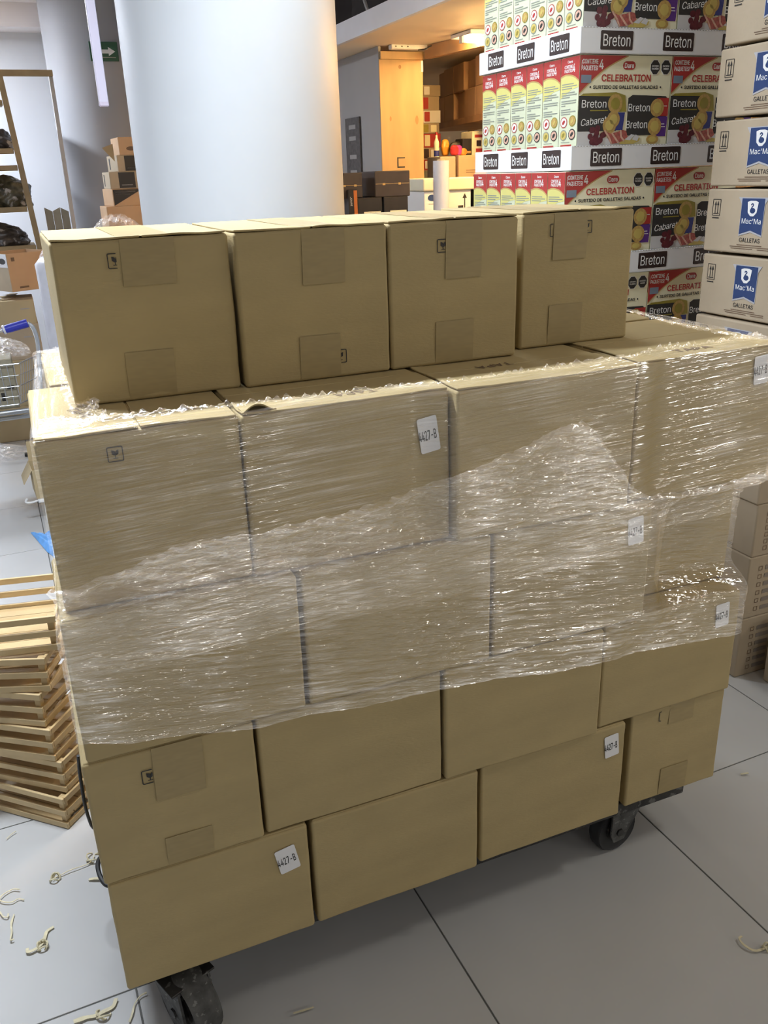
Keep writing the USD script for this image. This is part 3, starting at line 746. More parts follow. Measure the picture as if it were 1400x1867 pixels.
# ------------------------------------------------------------------ cracker stack: white trays of multi-packs
BW, BD, BH, LIP = 0.378, 0.110, 0.2785, 0.0750
def cracker_box(label, loc, group):
    t = thing("cracker_box", label, "cracker box", loc, 0, group)
    g = 0.0015
    obj("carton", bx(g, BW - g, g, BD - g, 0, BH + LIP - .0035, 0.0015), CREAM, t)
    W, H = BW, BH
    F = Face((0, g, LIP - .004), (1, 0, 0), (0, 0, 1))
    P = lambda pts: Polygon([(u * W, v * H) for u, v in pts])
    arc = [(u * W, v * H) for u, v in curve([(0.0, .585), (.07, .665), (.16, .76), (.26, .85), (.37, .925), (.50, .995)], 5)]
    red = Polygon([(g, H - g)] + arc[::-1])
    def sc(*a): return ell(a[0] * W, a[1] * H, a[2] * W, (a[3] if len(a) > 3 else a[2] * W / H) * H)
    def rc(a, b, c, d): return rect(a * W, b * H, c * W, d * H)
    obj("gold_edge", F.poly(LineString(arc).buffer(0.004).intersection(rc(.005, 0, .995, .995)), 0.0003), GOLD, t)
    obj("red_corner", F.poly(red.intersection(rc(.005, 0, .995, .995)), 0.0005), RED, t)
    obj("snow_base", F.poly(P([(.005, .01), (.005, .27), (.10, .20), (.30, .10), (.62, .012)]), 0.0003), SNOW, t)
    obj("count_lettering", [F.text("¡CONTIENE", .105 * W, .93 * H, .048 * H, .17 * W, 0.0010, 0, True), F.text("PAQUETES!", .105 * W, .86 * H, .048 * H, .17 * W, 0.0010, 0, True), F.text("4", .225 * W, .90 * H, .10 * H, .045 * W, 0.0010, 0, True)], WHITEP, t)
    obj("corner_badge", F.poly(rc(.02, .70, .125, .785), 0.0011), BADGE, t)
    o = obj("brand_oval", F.poly(rect(.455 * W, .845 * H, .59 * W, .935 * H, .045 * H), 0.0005), RED, t)
    obj("brand_lettering", F.text("Dare", .5225 * W, .89 * H, .052 * H, .10 * W, 0.0010, 0, True), WHITEP, o)
    obj("title_lettering", F.text("CELEBRATION", .50 * W, .755 * H, .072 * H, .53 * W, 0.0005, 0, True), RED, t)
    obj("subtitle_lettering", [F.text("SURTIDO DE GALLETAS SALADAS", .50 * W, .655 * H, .036 * H, .70 * W, 0.0005, 0, True), F.poly(ell(.12 * W, .655 * H, .003), 0.0005), F.poly(ell(.88 * W, .655 * H, .003), 0.0005)], INK, t)
    for k, cx in enumerate((.805, .925)):
        a = np.arange(8) * math.pi / 4 + math.pi / 8
        s8 = Polygon([(cx * W + .052 * W * math.cos(q), .875 * H + .082 * H * math.sin(q)) for q in a])
        u = obj("warning_octagon", F.poly(s8.buffer(0.002), 0.0004), WHITEP, t)
        obj("octagon_field", F.poly(s8, 0.0009), INK, u)
        obj("octagon_lettering", [F.text("EXCESO", cx * W, .887 * H, .018 * H, .07 * W, 0.0014, 0, True), F.text(("CALORÍAS", "SODIO")[k], cx * W, .858 * H, .018 * H, (.075, .055)[k] * W, 0.0014, 0, True)], WHITEP, u)
    # the four packs pictured below
    pk = obj("pictured_pack", F.poly(unary_union([rc(.006, .17, .42, .56), P([(.02, .56), (.44, .57), (.40, .545), (.006, .545)])]), 0.0006), INK, t)
    obj("pack_side", F.poly(P([(.36, .38), (.52, .385), (.50, .565), (.40, .60), (.05, .585), (.02, .56), (.36, .555)]), 0.0008), OLIVE, pk)
    obj("pack_side", F.poly(P([(.38, .175), (.49, .18), (.505, .375), (.38, .375)]), 0.0010), BLUEP, pk)
    obj("pack_lettering", [F.text("Breton", .17 * W, .475 * H, .085 * H, .26 * W, 0.0011), F.text("Cabaret", .175 * W, .285 * H, .075 * H, .27 * W, 0.0011, 0.10, False, 0.25)], WHITEP, pk)
    obj("olive_stripe", F.poly(rc(.13, .395, .32, .408), 0.0011), OLIVE, pk)
    pk = obj("pictured_pack", F.poly(unary_union([rc(.535, .115, .97, .535), P([(.53, .53), (.58, .57), (.95, .555), (.97, .53)])]), 0.0006), INK, t)
    obj("pack_side", F.poly(rc(.855, .33, .985, .535), 0.0008), RED, pk)
    obj("pack_side", F.poly(P([(.87, .10), (.975, .10), (.985, .325), (.87, .325)]), 0.0008), PURPLE, pk)
    obj("pack_lettering", [F.text("Breton", .66 * W, .43 * H, .085 * H, .235 * W, 0.0011), F.text("Breton", .645 * W, .24 * H, .085 * H, .235 * W, 0.0011), F.poly(rc(.90, .44, .97, .448), 0.0011), F.poly(rc(.90, .235, .955, .245), 0.0011), F.poly(rc(.89, .205, .965, .213), 0.0011)], WHITEP, pk)
    for a in ((.395, .475, .078), (.385, .30, .068), (.345, .235, .072), (.86, .425, .075), (.845, .215, .075), (.83, .065, .068, .055)):
        u = obj("pictured_cracker", F.poly(sc(*a), 0.0013), CRACK, t)
        b = list(a); b[2] *= .62
        if len(b) > 3: b[3] *= .62
        obj("cracker_middle", F.poly(sc(*b), 0.0017), CHEESE if a[1] < .4 else OLIVE if a[0] < .5 else CHEESE, u)
    gr = []
    rs = random.Random(3)
    for k in range(17):
        q, r = rs.uniform(0, 6.28), .085 * math.sqrt(rs.random())
        gr.append(sc(.215 + r * math.cos(q), .125 + 1.25 * r * math.sin(q), .026))
    obj("pictured_grapes", [F.poly(x, 0.0014 + 0.00006 * k) for k, x in enumerate(gr)], GRAPE, t)
    hm = obj("pictured_ham", F.poly(P([(.30, .17), (.36, .14), (.44, .16), (.49, .18), (.53, .17), (.55, .10), (.50, .055), (.43, .03), (.37, .025), (.34, .08)]), 0.0016), HAM, t)
    obj("ham_edge", [F.poly(LineString([(u * W, v * H) for u, v in c]).buffer(0.0032), 0.0020) for c in ([(.30, .17), (.345, .10), (.375, .03)], [(.38, .14), (.42, .08), (.45, .04)], [(.47, .17), (.48, .10), (.51, .06)])], HAML, hm)
    ch = obj("pictured_cheese", F.poly(P([(.46, .02), (.49, .07), (.60, .09), (.69, .085), (.68, .05), (.62, .02)]), 0.0013), CHEESE, t)
    obj("cheese_slice", [F.poly(P([(.52, .07), (.59, .13), (.63, .12), (.58, .06)]), 0.0017), F.poly(P([(.60, .07), (.64, .125), (.68, .10), (.66, .05)]), 0.0017)], SNOW, ch)
    # the narrow left side
    S = Face((g, BD, LIP - .004), (0, -1, 0), (0, 0, 1))
    D = BD
    ar = [(u * D, v * H) for u, v in curve([(.02, .785), (.25, .805), (.5, .80), (.75, .775), (.98, .725)], 4)]
    obj("side_panel", S.poly(rect(.015 * D, .004, .985 * D, H - .004), 0.0003), PALEG, t)
    obj("lime_band", S.poly(Polygon(ar + [(.98 * D, .66 * H), (.60 * D, .64 * H), (.02 * D, .55 * H)]), 0.0009), LIME, t)
    obj("side_red_band", S.poly(Polygon([(.015 * D, H - .002)] + ar + [(.985 * D, H - .002)]), 0.0010), RED, t)
    obj("side_gold_edge", S.poly(LineString(ar).buffer(0.0022), 0.0013), GOLD, t)
    obj("side_lettering", [S.text("Dare", .5 * D, .945 * H, .028 * H, .26 * D, 0.0016, 0, True), S.text("CONTIENE", .42 * D, .892 * H, .034 * H, .42 * D, 0.0016, 0, True), S.text("PAQUETES", .42 * D, .848 * H, .034 * H, .42 * D, 0.0016, 0, True), S.text("4", .70 * D, .872 * H, .085 * H, .13 * D, 0.0016, 0, True)], WHITEP, t)
    ln = []
    for k, (vv, ww) in enumerate([(.70, .62), (.675, .80), (.65, .55), (.605, .7), (.58, .82), (.555, .45), (.515, .8), (.49, .78), (.465, .22), (.42, .5), (.395, .78), (.37, .5)]):
        ln.append(S.poly(rect(.09 * D, vv * H, (.09 + ww) * D, (vv + .011) * H), 0.0014, 0.0003))
    ln.append(S.poly(rect(.15 * D, .055 * H, .62 * D, .062 * H), 0.0014, 0.0003))
    obj("fine_print", ln, GREYP, t, kind="stuff")
    for k, (cu, cv) in enumerate(((.27, .285), (.73, .295), (.27, .14), (.73, .145))):
        u = obj("pictured_plate", S.poly(ell(cu * D, cv * H, .185 * D, .062 * H), 0.0014), (HAM, OLIVE, GREYP, INK)[k], t)
        obj("plate_middle", S.poly(ell(cu * D, cv * H, .15 * D, .050 * H), 0.0018), (WHITEP, CRACK, CHEESE, HAML)[k], u)
        obj("plate_food", S.poly(affinity.rotate(ell(cu * D, cv * H, .085 * D, .02 * H), 35), 0.0022), (RED, CHEESE, OLIVE, INK)[k], u)
    obj("side_red_foot", S.poly(rect(.13 * D, .014 * H, .72 * D, .032 * H), 0.0014), RED, t)
    return t

def tray(label, loc, nx, ny):
    t = thing("display_tray", label, "cardboard tray", loc, 0, "white trays of the cracker stack")
    W, D, H, k = nx * BW + .040, ny * BD + .022, .075, .004
    obj("tray_base", bx(0, W, 0, D, -.0015, 0.0, 0.0005), TRAYW, t)
    obj("tray_front", bx(0, W, 0, k, 0.0002, H, .001), TRAYW, t)
    obj("tray_side", bx(0, k, k + .0003, D - k - .0003, 0.0002, H, .001), TRAYW, t)
    obj("tray_side", bx(W - k, W, k + .0003, D - k - .0003, 0.0002, H, .001), TRAYW, t)
    obj("tray_back", bx(0, W, D - k, D, 0.0002, H, .001), TRAYW, t)
    F = Face((0, 0, 0), (1, 0, 0), (0, 0, 1))
    S = Face((0, D, 0), (0, -1, 0), (0, 0, 1))
    def plate(face, cx, w, h):
        u = obj("brand_plate", face.poly(rect(cx - w / 2, H / 2 - h / 2, cx + w / 2, H / 2 + h / 2, .004), 0.0002, 0.0006), PLATE, t)
        obj("brand_lettering", face.text("Breton", cx, H / 2 + .0005, h * .62, w * .84, 0.0008), WHITEP, u)
    for i in range(3):
        plate(F, .141 + .252 * i, .128, .056)
    for i in range(3):
        plate(S, D * (.19 + .315 * i), .118, .056)
    dash = [F.poly(rect(x, H - .0022, x + .006, H - .0004), 0.0002, 0.0004) for x in np.arange(.01, W - .01, .012)]
    obj("perforation", dash, GREYB, t, kind="stuff")
    return t

YB0 = 1.20
PITCH = 0.355
TIERS = [(-0.0005, 1.835), (0.356, 1.835), (0.7105, 1.835), (1.0665, 1.828), (1.4225, 1.820), (1.778, 1.8575), (2.133, 1.862)]
TIERN = ["bottom tier", "second tier from the floor", "third tier from the floor", "lowest visible tier", "half-hidden tier", "full-view tier", "topmost tier"]
TRAYX = [1.823, 1.823, 1.823, 1.816, 1.812, 1.832, 1.848]
ORD = ["first", "second", "third", "fourth", "fifth", "sixth"]
p_tray = p_cb = None
for k, (z, x0) in enumerate(TIERS):
    zt = z + 0.0025
    lab = "white tray with dark brand plates under the " + TIERN[k]
    if p_tray is None:
        p_tray = tray(lab, (TRAYX[k], YB0 - .008, zt), 2, 6)
    else:
        dup(p_tray, (TRAYX[k], YB0 - .008, zt), 0, lab)
    for i in range(6):
        for j in range(2):
            if j == 1 and i > 0:
                continue
            seen = k >= 4 or (k == 3 and i == 0)
            if k < 3 or (k == 3 and i > 0):
                lab = "cracker box low in the stack, wholly behind the cart"; grp = "cracker boxes low in the stack"
            elif j == 1:
                lab = "right-hand cracker box of the front pair in the " + TIERN[k]; grp = "cracker boxes in view"
            elif i == 0:
                lab = "left front corner cracker box showing title and narrow side in the " + TIERN[k]; grp = "cracker boxes in view"
            else:
                lab = "cracker box %s from the front corner, narrow side showing, in the %s" % (ORD[i], TIERN[k]); grp = "cracker boxes in view"
            loc = (x0 + BW * j, YB0 + .004 + i * BD, zt + 0.0015)
            if p_cb is None:
                p_cb = cracker_box(lab, loc, grp)
            else:
                dup(p_cb, loc, 0, lab, grp)

# ------------------------------------------------------------------ biscuit cases with blue ribbons
CW, CL = 0.30, 0.39
def case_box(label, loc, h, group):
    t = thing("biscuit_case", label, "cardboard case", loc, 0, group)
    obj("body", soft_box(0, CW, 0, CL, 0, h - .001, .006, 7, .001, .0012, 77), CARD3, t, 50)
    S = Face((-.0012, CL, 0), (0, -1, 0), (0, 0, 1))
    k = h / 0.205
    cx, top, bot = .208, .176 * k, .062 * k
    w = .048
    tails = Polygon([(cx - w - .016, top + .003), (cx - w, top - .020), (cx - w, top), (cx + w, top), (cx + w, top - .020), (cx + w + .016, top + .003)]).buffer(0)
    rib = Polygon([(cx - w, top), (cx - w, bot), (cx, bot + .013), (cx + w, bot), (cx + w, top)])
    obj("ribbon_edge", S.poly(unary_union([Polygon([(cx - w - .002, top), (cx - w - .002, bot - .006), (cx, bot + .007), (cx + w + .002, bot - .006), (cx + w + .002, top)]), tails]), .0006), SILVER, t)
    r = obj("ribbon", S.poly(rib, .0011), NAVY, t)
    em = Polygon([(cx - .021, top - .012), (cx - .017, top - .042), (cx - .006, top - .052), (cx + .006, top - .052), (cx + .017, top - .042), (cx + .021, top - .012), (cx + .010, top - .009), (cx - .010, top - .009)]).buffer(.002)
    swan = unary_union([ell(cx + .001, top - .037, .0115, .0085), LineString(curve([(cx - .007, top - .034), (cx - .002, top - .026), (cx + .003, top - .020), (cx - .002, top - .016), (cx - .006, top - .019)], 4)).buffer(.0022)])
    obj("swan_emblem", S.poly(em.difference(swan), .0016), WHITEP, r)
    obj("brand_lettering", S.text("Mac'Ma", cx, top - .069, .016, .082, .0016, 0, False), WHITEP, r)
    obj("name_lettering", S.text("GALLETAS", cx, bot - .018 * k, .013, .088, .0006), INK, t)
    fp = [S.poly(rect(a, v * k, b, v * k + .0022), .0006, .0003) for a, b, v in ((.155, .262, .0265), (.125, .30, .0205), (.13, .225, .0145), (.245, .30, .0145))]
    obj("fine_print", fp, BROWNINK, t, kind="stuff")
    fr = rect(.028, .118 * k, .064, .172 * k, .002); fr = fr.difference(fr.buffer(-.0016))
    up = [fr, rect(.034, .124 * k, .058, .1265 * k)]
    for q in (.041, .052):
        up += [rect(q - .001, .127 * k, q + .001, .158 * k), Polygon([(q - .0045, .152 * k), (q + .0045, .152 * k), (q, .166 * k)])]
    obj("this_way_up_mark", [S.poly(unary_union(up), .0006), S.poly(rect(.03, .109 * k, .06, .1125 * k), .0006)], INK, t)
    N = Face((0, -.0012, 0), (1, 0, 0), (0, 0, 1))
    rows, cells = [], []
    for i in range(6):
        v = (.022 + .027 * i) * k
        rows.append(N.poly(rect(.075, v, .135, v + .016, .002), .0006, .0003)); rows.append(N.poly(rect(.150, v, .235, v + .016, .002), .0006, .0003))
        q = rect(.045, v, .062, v + .016); cells.append(N.poly(q.difference(q.buffer(-.0015)), .0006, .0003))
    obj("flavour_table", rows, pm("table_print", (.24, .205, .17), .6, .1), t, kind="stuff"); obj("tick_boxes", cells, BROWNINK, t, kind="stuff")
    return t
seams = [0.0, .245, .49, .69, .89, 1.09, 1.297, 1.507, 1.715, 1.925, 2.135, 2.345, 2.555]
shift = [0, 0, .004, -.002, .003, 0, .008, .002, .004, -.004, .005, .012, .005]
tall = low = None
CN = ["on the floor", "second from the floor", "third from the floor", "fourth from the floor", "fifth from the floor", "sixth from the floor, ribbon mostly hidden,", "seventh from the floor, lowest whole ribbon,", "second whole ribbon above the cart", "third ribbon above the cart", "fourth ribbon above the cart", "below the upside-down case", "upside down with the purple badge", "topmost, cut by the picture's top"]
for k in range(len(seams) - 1):
    h = seams[k + 1] - seams[k]
    lab = "kraft biscuit case " + CN[k] + " in the right stack"
    loc = (2.25 + shift[k], 0.598, seams[k] + 0.001)
    if k < 2:
        tall = case_box(lab, loc, .2445, "ribbon cases in the right stack") if tall is None else (dup(tall, loc, 0, lab), tall)[1]
    elif k < 11:
        low = case_box(lab, loc, h - .001, "ribbon cases in the right stack") if low is None else (dup(low, loc, 0, lab), low)[1]
t = thing("biscuit_case", "kraft biscuit case " + CN[11] + " in the right stack", "cardboard case", (2.262, .598, seams[11] + .0015), 0, "ribbon cases in the right stack")
hh = .208
obj("body", soft_box(0, CW, 0, CL, 0, hh - .001, .006, 7, .001, .0012, 78), CARD3, t, 50)
S = Face((-.0012, CL, 0), (0, -1, 0), (0, 0, 1))
cx, bot, top, w = .215, .055, .165, .05
r = obj("ribbon", S.poly(Polygon([(cx - w, bot), (cx - w, top), (cx, top - .013), (cx + w, top), (cx + w, bot), (cx + w + .02, bot - .004), (cx + w + .012, bot - .014), (cx - w - .012, bot - .014), (cx - w - .02, bot - .004)]), .0008), NAVY, t)
obj("brand_lettering", S.text("Mac'Ma", cx, bot + .075, .016, .085, .0013, math.pi), WHITEP, r)
bd = obj("number_badge", S.poly(Polygon([(.028, .045), (.030, .075), (.040, .092), (.054, .092), (.066, .078), (.070, .050), (.066, .040), (.034, .034)]).buffer(.003), .0008), PURPLE, t, label="dark purple badge with an upside-down number")
obj("badge_lettering", S.text("16", .049, .059, .024, .026, .0013, math.pi, True), WHITEP, bd)
dup(low, (2.255, .598, seams[12] - .0005 + .002), 0, "kraft biscuit case topmost, cut by the picture's top in the right stack")
# a single case at the right edge by the floor
dup(tall, (2.335, 0.155, 0.001), 0, "kraft case standing alone on the floor at the right edge, before the tall stack", "single case by the right edge")

# ------------------------------------------------------------------ the storage rack on the right: partition, soffit, warm corner
obj("wall_right_2", bx(5.3, 5.4, 2.05, 7.6, -0.02, 2.598), pm("brown_wall", (.40, .30, .20), .8, .05), None, kind=SETTING)
obj("soffit", bx(2.33, 5.4, 2.05, 7.6, 2.60, 2.64), SOFFIT, None, False, "warm-lit board underside of the storage loft", "loft floor")
obj("loft_fascia", bx(2.30, 2.33, 2.05, 7.6, 2.60, 2.72), WHITEB, None, False, "pale edge board of the storage loft beside the big column", "edge board")
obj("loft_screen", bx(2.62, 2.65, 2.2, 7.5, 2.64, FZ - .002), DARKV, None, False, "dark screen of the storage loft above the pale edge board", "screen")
bt = thing("loft_bundle", "dark bundle with a pale stripe lying on the storage loft", "bundle", (2.50, 4.35, 2.7215))
obj("bundle", soft_box(-.10, .10, -.55, .35, 0.0, .34, .05, 9, .01, .02, 5), DARKV, bt, 50)
obj("pale_stripe", tube(curve([(-.112, .10, .28), (-.117, .08, .16), (-.113, .02, .05), (-.108, -.04, 0.0)]), .014), GREYB, bt, 40)
pt = thing("partition", "upright partition with a grey side and a yellow plywood front under the loft", "partition", (2.60, 4.71, 0))
obj("grey_side", bx(0, .018, 0.0125, 1.9, 0, 2.598, .001), GREYB, pt)
obj("plywood_front", bx(0.0, .332, 0, .012, 0, 2.52, .001), WOODP, pt, label="knotty yellow plywood sheet")
obj("top_rail", bx(0.005, .335, -.018, -.0005, 2.515, 2.565, .002), WOODP, pt)
Fp = Face((0, -.0005, 0), (1, 0, 0), (0, 0, 1))
obj("tape_mark", [Fp.poly(Polygon([(.118, 1.815), (.118, 1.885), (.180, 1.885), (.180, 1.878), (.128, 1.878), (.128, 1.825), (.178, 1.824), (.178, 1.815)]), .0006)], INK, pt)
obj("knot", [Fp.poly(ell(.155, 2.47, .011, .013), .0006), Fp.poly(ell(.075, 2.14, .007, .016), .0006), Fp.poly(ell(.28, 2.13, .012, .03), .0006)], pm("knot_brown", (.30, .16, .06), .6, .2), pt)
obj("edge_strip", bx(.318, .333, -.003, -.0005, 2.44, 2.51), WHITEB, pt)
# power strip and lamp under the soffit
ps = thing("power_strip", "white power strip fixed over the plywood partition", "power strip", (2.66, 4.62, 2.57))
obj("strip", bx(0, .29, 0, .06, 0, .029, .004), WHITEB, ps)
obj("socket", [cyl((q, -.0012, .016), (q, .0, .016), .005, 10) for q in (.03, .075, .12)], INK, ps)
obj("cable", tube(curve([(.20, .01, -.002), (.24, -.03, .0), (.28, -.05, .018), (.33, -.08, .012), (.37, -.10, .024)]), .004), INK, ps)
lb = thing("loft_lamp", "glowing warm lamp box under the loft behind the wooden beam", "lamp", (at(838, 88, y=4.05)[0], 3.90, 2.5135))
obj("lamp_body", bx(0, .92, 0, .28, .060, .083, .004), WHITEB, lb)
LOOKS["glow"] = usdkit.material(stage, "/World/Looks/lamp_glow", {"e": ("emission", {"color": (1.0, .60, .22), "strength": 56.0})}, surface="e.emission")
obj("lamp_tube", [cyl((.02, .14, .038), (.90, .14, .038), .013, 14)], LOOKS["glow"], lb, 40)
obj("tube_socket", [bx(.0, .02, .12, .16, .022, .060, .002), bx(.90, .92, .12, .16, .022, .060, .002)], WHITEB, lb)
lb2 = thing("loft_lamp", "second warm lamp under the loft, hidden behind the cracker stack", "lamp", (2.75, 2.95, 2.5135))
obj("lamp_body", bx(0, .92, 0, .28, .060, .083, .004), WHITEB, lb2)
obj("lamp_tube", [cyl((.02, .14, .038), (.90, .14, .038), .013, 14)], usdkit.material(stage, "/World/Looks/lamp_glow_strong", {"e": ("emission", {"color": (1.0, .60, .22), "strength": 130.0})}, surface="e.emission"), lb2, 40)
a, b = np.array([2.945, 4.66, 2.555]), np.array([3.13, 3.45, 2.555])
bm = cyl((0, 0, 0), (0, 0, 1), .01)
d = (b - a) / np.linalg.norm(b - a); n = np.array([-d[1], d[0], 0])
V = [p + n * s * .022 + np.array([0, 0, 1]) * q for p in (a, b + d * .9) for s in (-1, 1) for q in (-.038, .042)]
obj("wooden_beam", trimesh.convex.convex_hull(np.array(V)), pm("beam_brown", (.36, .21, .10), .6, .12), None, False, "brown wooden beam running under the loft from the plywood partition", "beam")
wr = tube(curve([(3.02, 4.15, 2.598), (3.03, 4.10, 2.57), (3.06, 4.05, 2.56), (3.08, 4.02, 2.585), (3.2, 3.9, 2.575), (3.3, 3.85, 2.597)]), .003)
obj("loose_wire", wr, INK, None, 40, "thin dark wire hanging from the loft underside", "wire")

# shelf with two rows of cartons at the far right, running a little askew
AZ = -12.0
sh = thing("long_shelf", "brown board shelf carrying two rows of cartons in the warm corner", "shelf", (3.235, 4.15, 0), AZ)
obj("board", bx(0, .45, 0, 2.2, 2.115, 2.16, .002), pm("shelf_brown", (.42, .25, .12), .6, .12), sh)
for q in (0.0, 2.14):
    obj("upright", bx(.40, .45, q, q + .05, 0, 2.114, .002), OLIVEWOOD, sh)
ca, sa = math.cos(math.radians(AZ)), math.sin(math.radians(AZ))
def onshelf(x, y, z): return (3.235 + x * ca - y * sa, 4.15 + x * sa + y * ca, z)
pc = None
NM = ["nearest, bright orange end showing", "second", "third", "fourth", "fifth", "farthest"]
for r in range(2):
    for k in range(6):
        L = .295
        lab = "warm-lit carton on the long shelf, %s row, %s from the front" % (("lower", "upper")[r], NM[k]) if k not in (0, 5) else "warm-lit carton on the long shelf, %s row, %s" % (("lower", "upper")[r], NM[k])
        loc = onshelf(.02 + (.035 if (r + k) % 3 == 0 else 0), .03 + k * (L + .012) + (.01 if r else 0), 2.1605 + r * .197)
        if pc is None:
            pc = thing("shelf_carton", lab, "cardboard box", loc, AZ, "cartons on the long shelf")
            obj("body", soft_box(0, .36, 0, L, 0, .192, .005, 5, .002, .001, 3), ORANGE, pc, 50)
            obj("flap", [bx(.002, .358, .002, L / 2 - .001, .192, .1945, .0008), bx(.002, .358, L / 2 + .001, L - .002, .192, .1945, .0008)], ORANGE, pc)
        else:
            dup(pc, loc, AZ, lab)
# table below with packages
tb = thing("packing_table", "dark round-edged table carrying gift packages in the warm corner", "table", (3.30, 4.55, 0))
obj("table_top", trimesh.creation.cylinder(.42, .022, sections=40, transform=trimesh.transformations.translation_matrix((.12, .25, 1.668))), pm("table_brown", (.13, .07, .035), .45, .2), tb, 40)
obj("pedestal", [cyl((.12, .25, .02), (.12, .25, 1.656), .05, 16), cyl((.12, .25, 0), (.12, .25, .02), .26, 24)], RUBBER, tb, 40)
def small_carton(label, x0, x1, y0, y1, z0, z1, mat, rz=0, cat="cardboard box", group=None, prints=()):
    t = thing("carton", label, cat, (x0, y0, z0), rz, group)
    obj("body", soft_box(0, x1 - x0, 0, y1 - y0, 0, z1 - z0, min(.005, (z1 - z0) * .1), 5, .001, .001, int(x0 * 100) % 50), mat, t, 50)
    F = Face((0, -.001, 0), (1, 0, 0), (0, 0, 1))
    S = Face((-.001, y1 - y0, 0), (0, -1, 0), (0, 0, 1))
    for (nm, face, shp, m) in prints:
        obj(nm, (F if face == "f" else S).poly(shp, .0006), m, t)
    obj("seam_tape", bx((x1 - x0) * .5 - .025, (x1 - x0) * .5 + .025, .002, y1 - y0 - .002, z1 - z0 + .0003, z1 - z0 + .0008), TAPE, t)
    return t
TZ = 1.6805
small_carton("warm-lit carton with faint brown print on the round table", 3.06 + .10, 3.40, 4.60, 4.92, TZ, 1.885, ORANGE, 0, prints=[("print", "f", unary_union([rect(.06, .10, .16, .105), rect(.06, .085, .13, .09), rect(.12, .03, .20, .07)]), BROWNINK)])
small_carton("dusky carton left of the printed one on the round table", 3.02, 3.145, 4.62, 4.84, TZ, 1.88, CARD3, 0)
g1 = thing("snack_pouch", "orange round snack pouch among the gift packages", "snack pouch", (3.24, 4.68, 1.886))
def pouch(w, h, d, seed):
    m = trimesh.creation.icosphere(3)
    V = np.asarray(m.vertices).copy()
    V = np.sign(V) * np.abs(V) ** .75 * np.array([w / 2, d / 2, h / 2]) 
    V += (meshkit.fbm(V * 30 + seed, 2, seed)[:, None] - .5) * .012
    V[:, 2] -= V[:, 2].min()
    return trimesh.Trimesh(V, m.faces, process=False)
obj("pouch", pouch(.052, .05, .04, 1), ORB, g1, True)
for (nm, lb_, x, y, w, h, mt) in [("snack_pouch", "red snack pouch standing among the gift packages", 3.155, 4.66, .062, .075, REDP), ("snack_pouch", "magenta snack pouch beside the orange round one", 3.205, 4.69, .05, .07, PINKP), ("snack_pouch", "black pouch behind the red and magenta ones", 3.24, 4.78, .13, .10, BLACKB), ("snack_pouch", "orange pouch at the back left of the gift packages", 3.17, 4.84, .06, .12, ORB)]:
    q = thing(nm, lb_, "snack pouch", (x, y, 1.886)); obj("pouch", pouch(w, h, .05, int(x * 100)), mt, q, True)
bo = thing("bottle", "small bottle with blue foot and red cap beside the gift packages", "bottle", (3.078, 4.80, 1.881))
obj("glass", [cyl((0, 0, 0), (0, 0, .10), .020, 14), cyl((0, 0, .10), (0, 0, .13), .020, 14, .008), cyl((0, 0, .13), (0, 0, .15), .008, 10)], CREAM, bo, 40)
obj("foot_label", cyl((0, 0, .004), (0, 0, .045), .0206, 14), BLUEP, bo, 40); obj("cap", cyl((0, 0, .15), (0, 0, .17), .0095, 10), RED, bo, 40)
small_carton("cream gift box with red lettering at the back of the gift packages", 3.335, 3.52, 4.72, 4.90, 1.8865, 2.05, CREAM, 0, "gift box", prints=[("red_print", "f", unary_union([rect(.02, .12, .10, .14), rect(.03, .02, .09, .045)]), RED), ("dark_print", "f", rect(.035, .06, .075, .10), PLATE)])
small_carton("dark gift box with pale letters before the cream gift box", 3.255, 3.33, 4.72, 4.84, 1.8865, 2.00, BLACKB, 0, "gift box", prints=[("pale_print", "f", unary_union([rect(.008, .012, .068, .03)]), GOLD)])

# tall pile of small patterned packages right of the plywood
ROWS = [(CREAM, RED), (WHITEP, RED), (CREAM, GREYP), (RED, WHITEP), (WHITEP, PLATE), (RED, CREAM), (CREAM, OLIVE), (WHITEP, RED), (CARD3, RED), (CARD3, WHITEP)]
YPK = 5.30
XP = at(771, 250, y=YPK)[0]
small_carton("plain carton on the floor under the patterned packages", XP - .01, XP + .17, YPK, YPK + .29, 0.0005, 1.52, CARD3)
z = 1.5225
for k, (m1, m2) in enumerate(ROWS):
    h = .078 + .012 * ((k * 7) % 3)
    t = thing("snack_carton", "small patterned carton %s in the pile right of the plywood" % ["at the bottom", "second from the bottom", "third from the bottom", "fourth from the bottom", "fifth from the bottom", "sixth from the bottom", "seventh from the bottom", "eighth from the bottom", "ninth from the bottom", "at the top"][k], "snack box", (XP + .012 * (k % 2), YPK + .01, z), 0, "patterned cartons right of the plywood")
    obj("body", bx(0, .15, 0, .24, 0, h - .001, .002), m1 if k % 2 else CARD3, t)
    Fk = Face((0, -.0002, 0), (1, 0, 0), (0, 0, 1))
    obj("front_label", Fk.poly(rect(.008, .010, .055, h - .010, .004), .0005), m2, t)
    obj("side_label", Fk.poly(rect(.075, .012, .125, h - .016, .004), .0005), m1, t)
    z += h
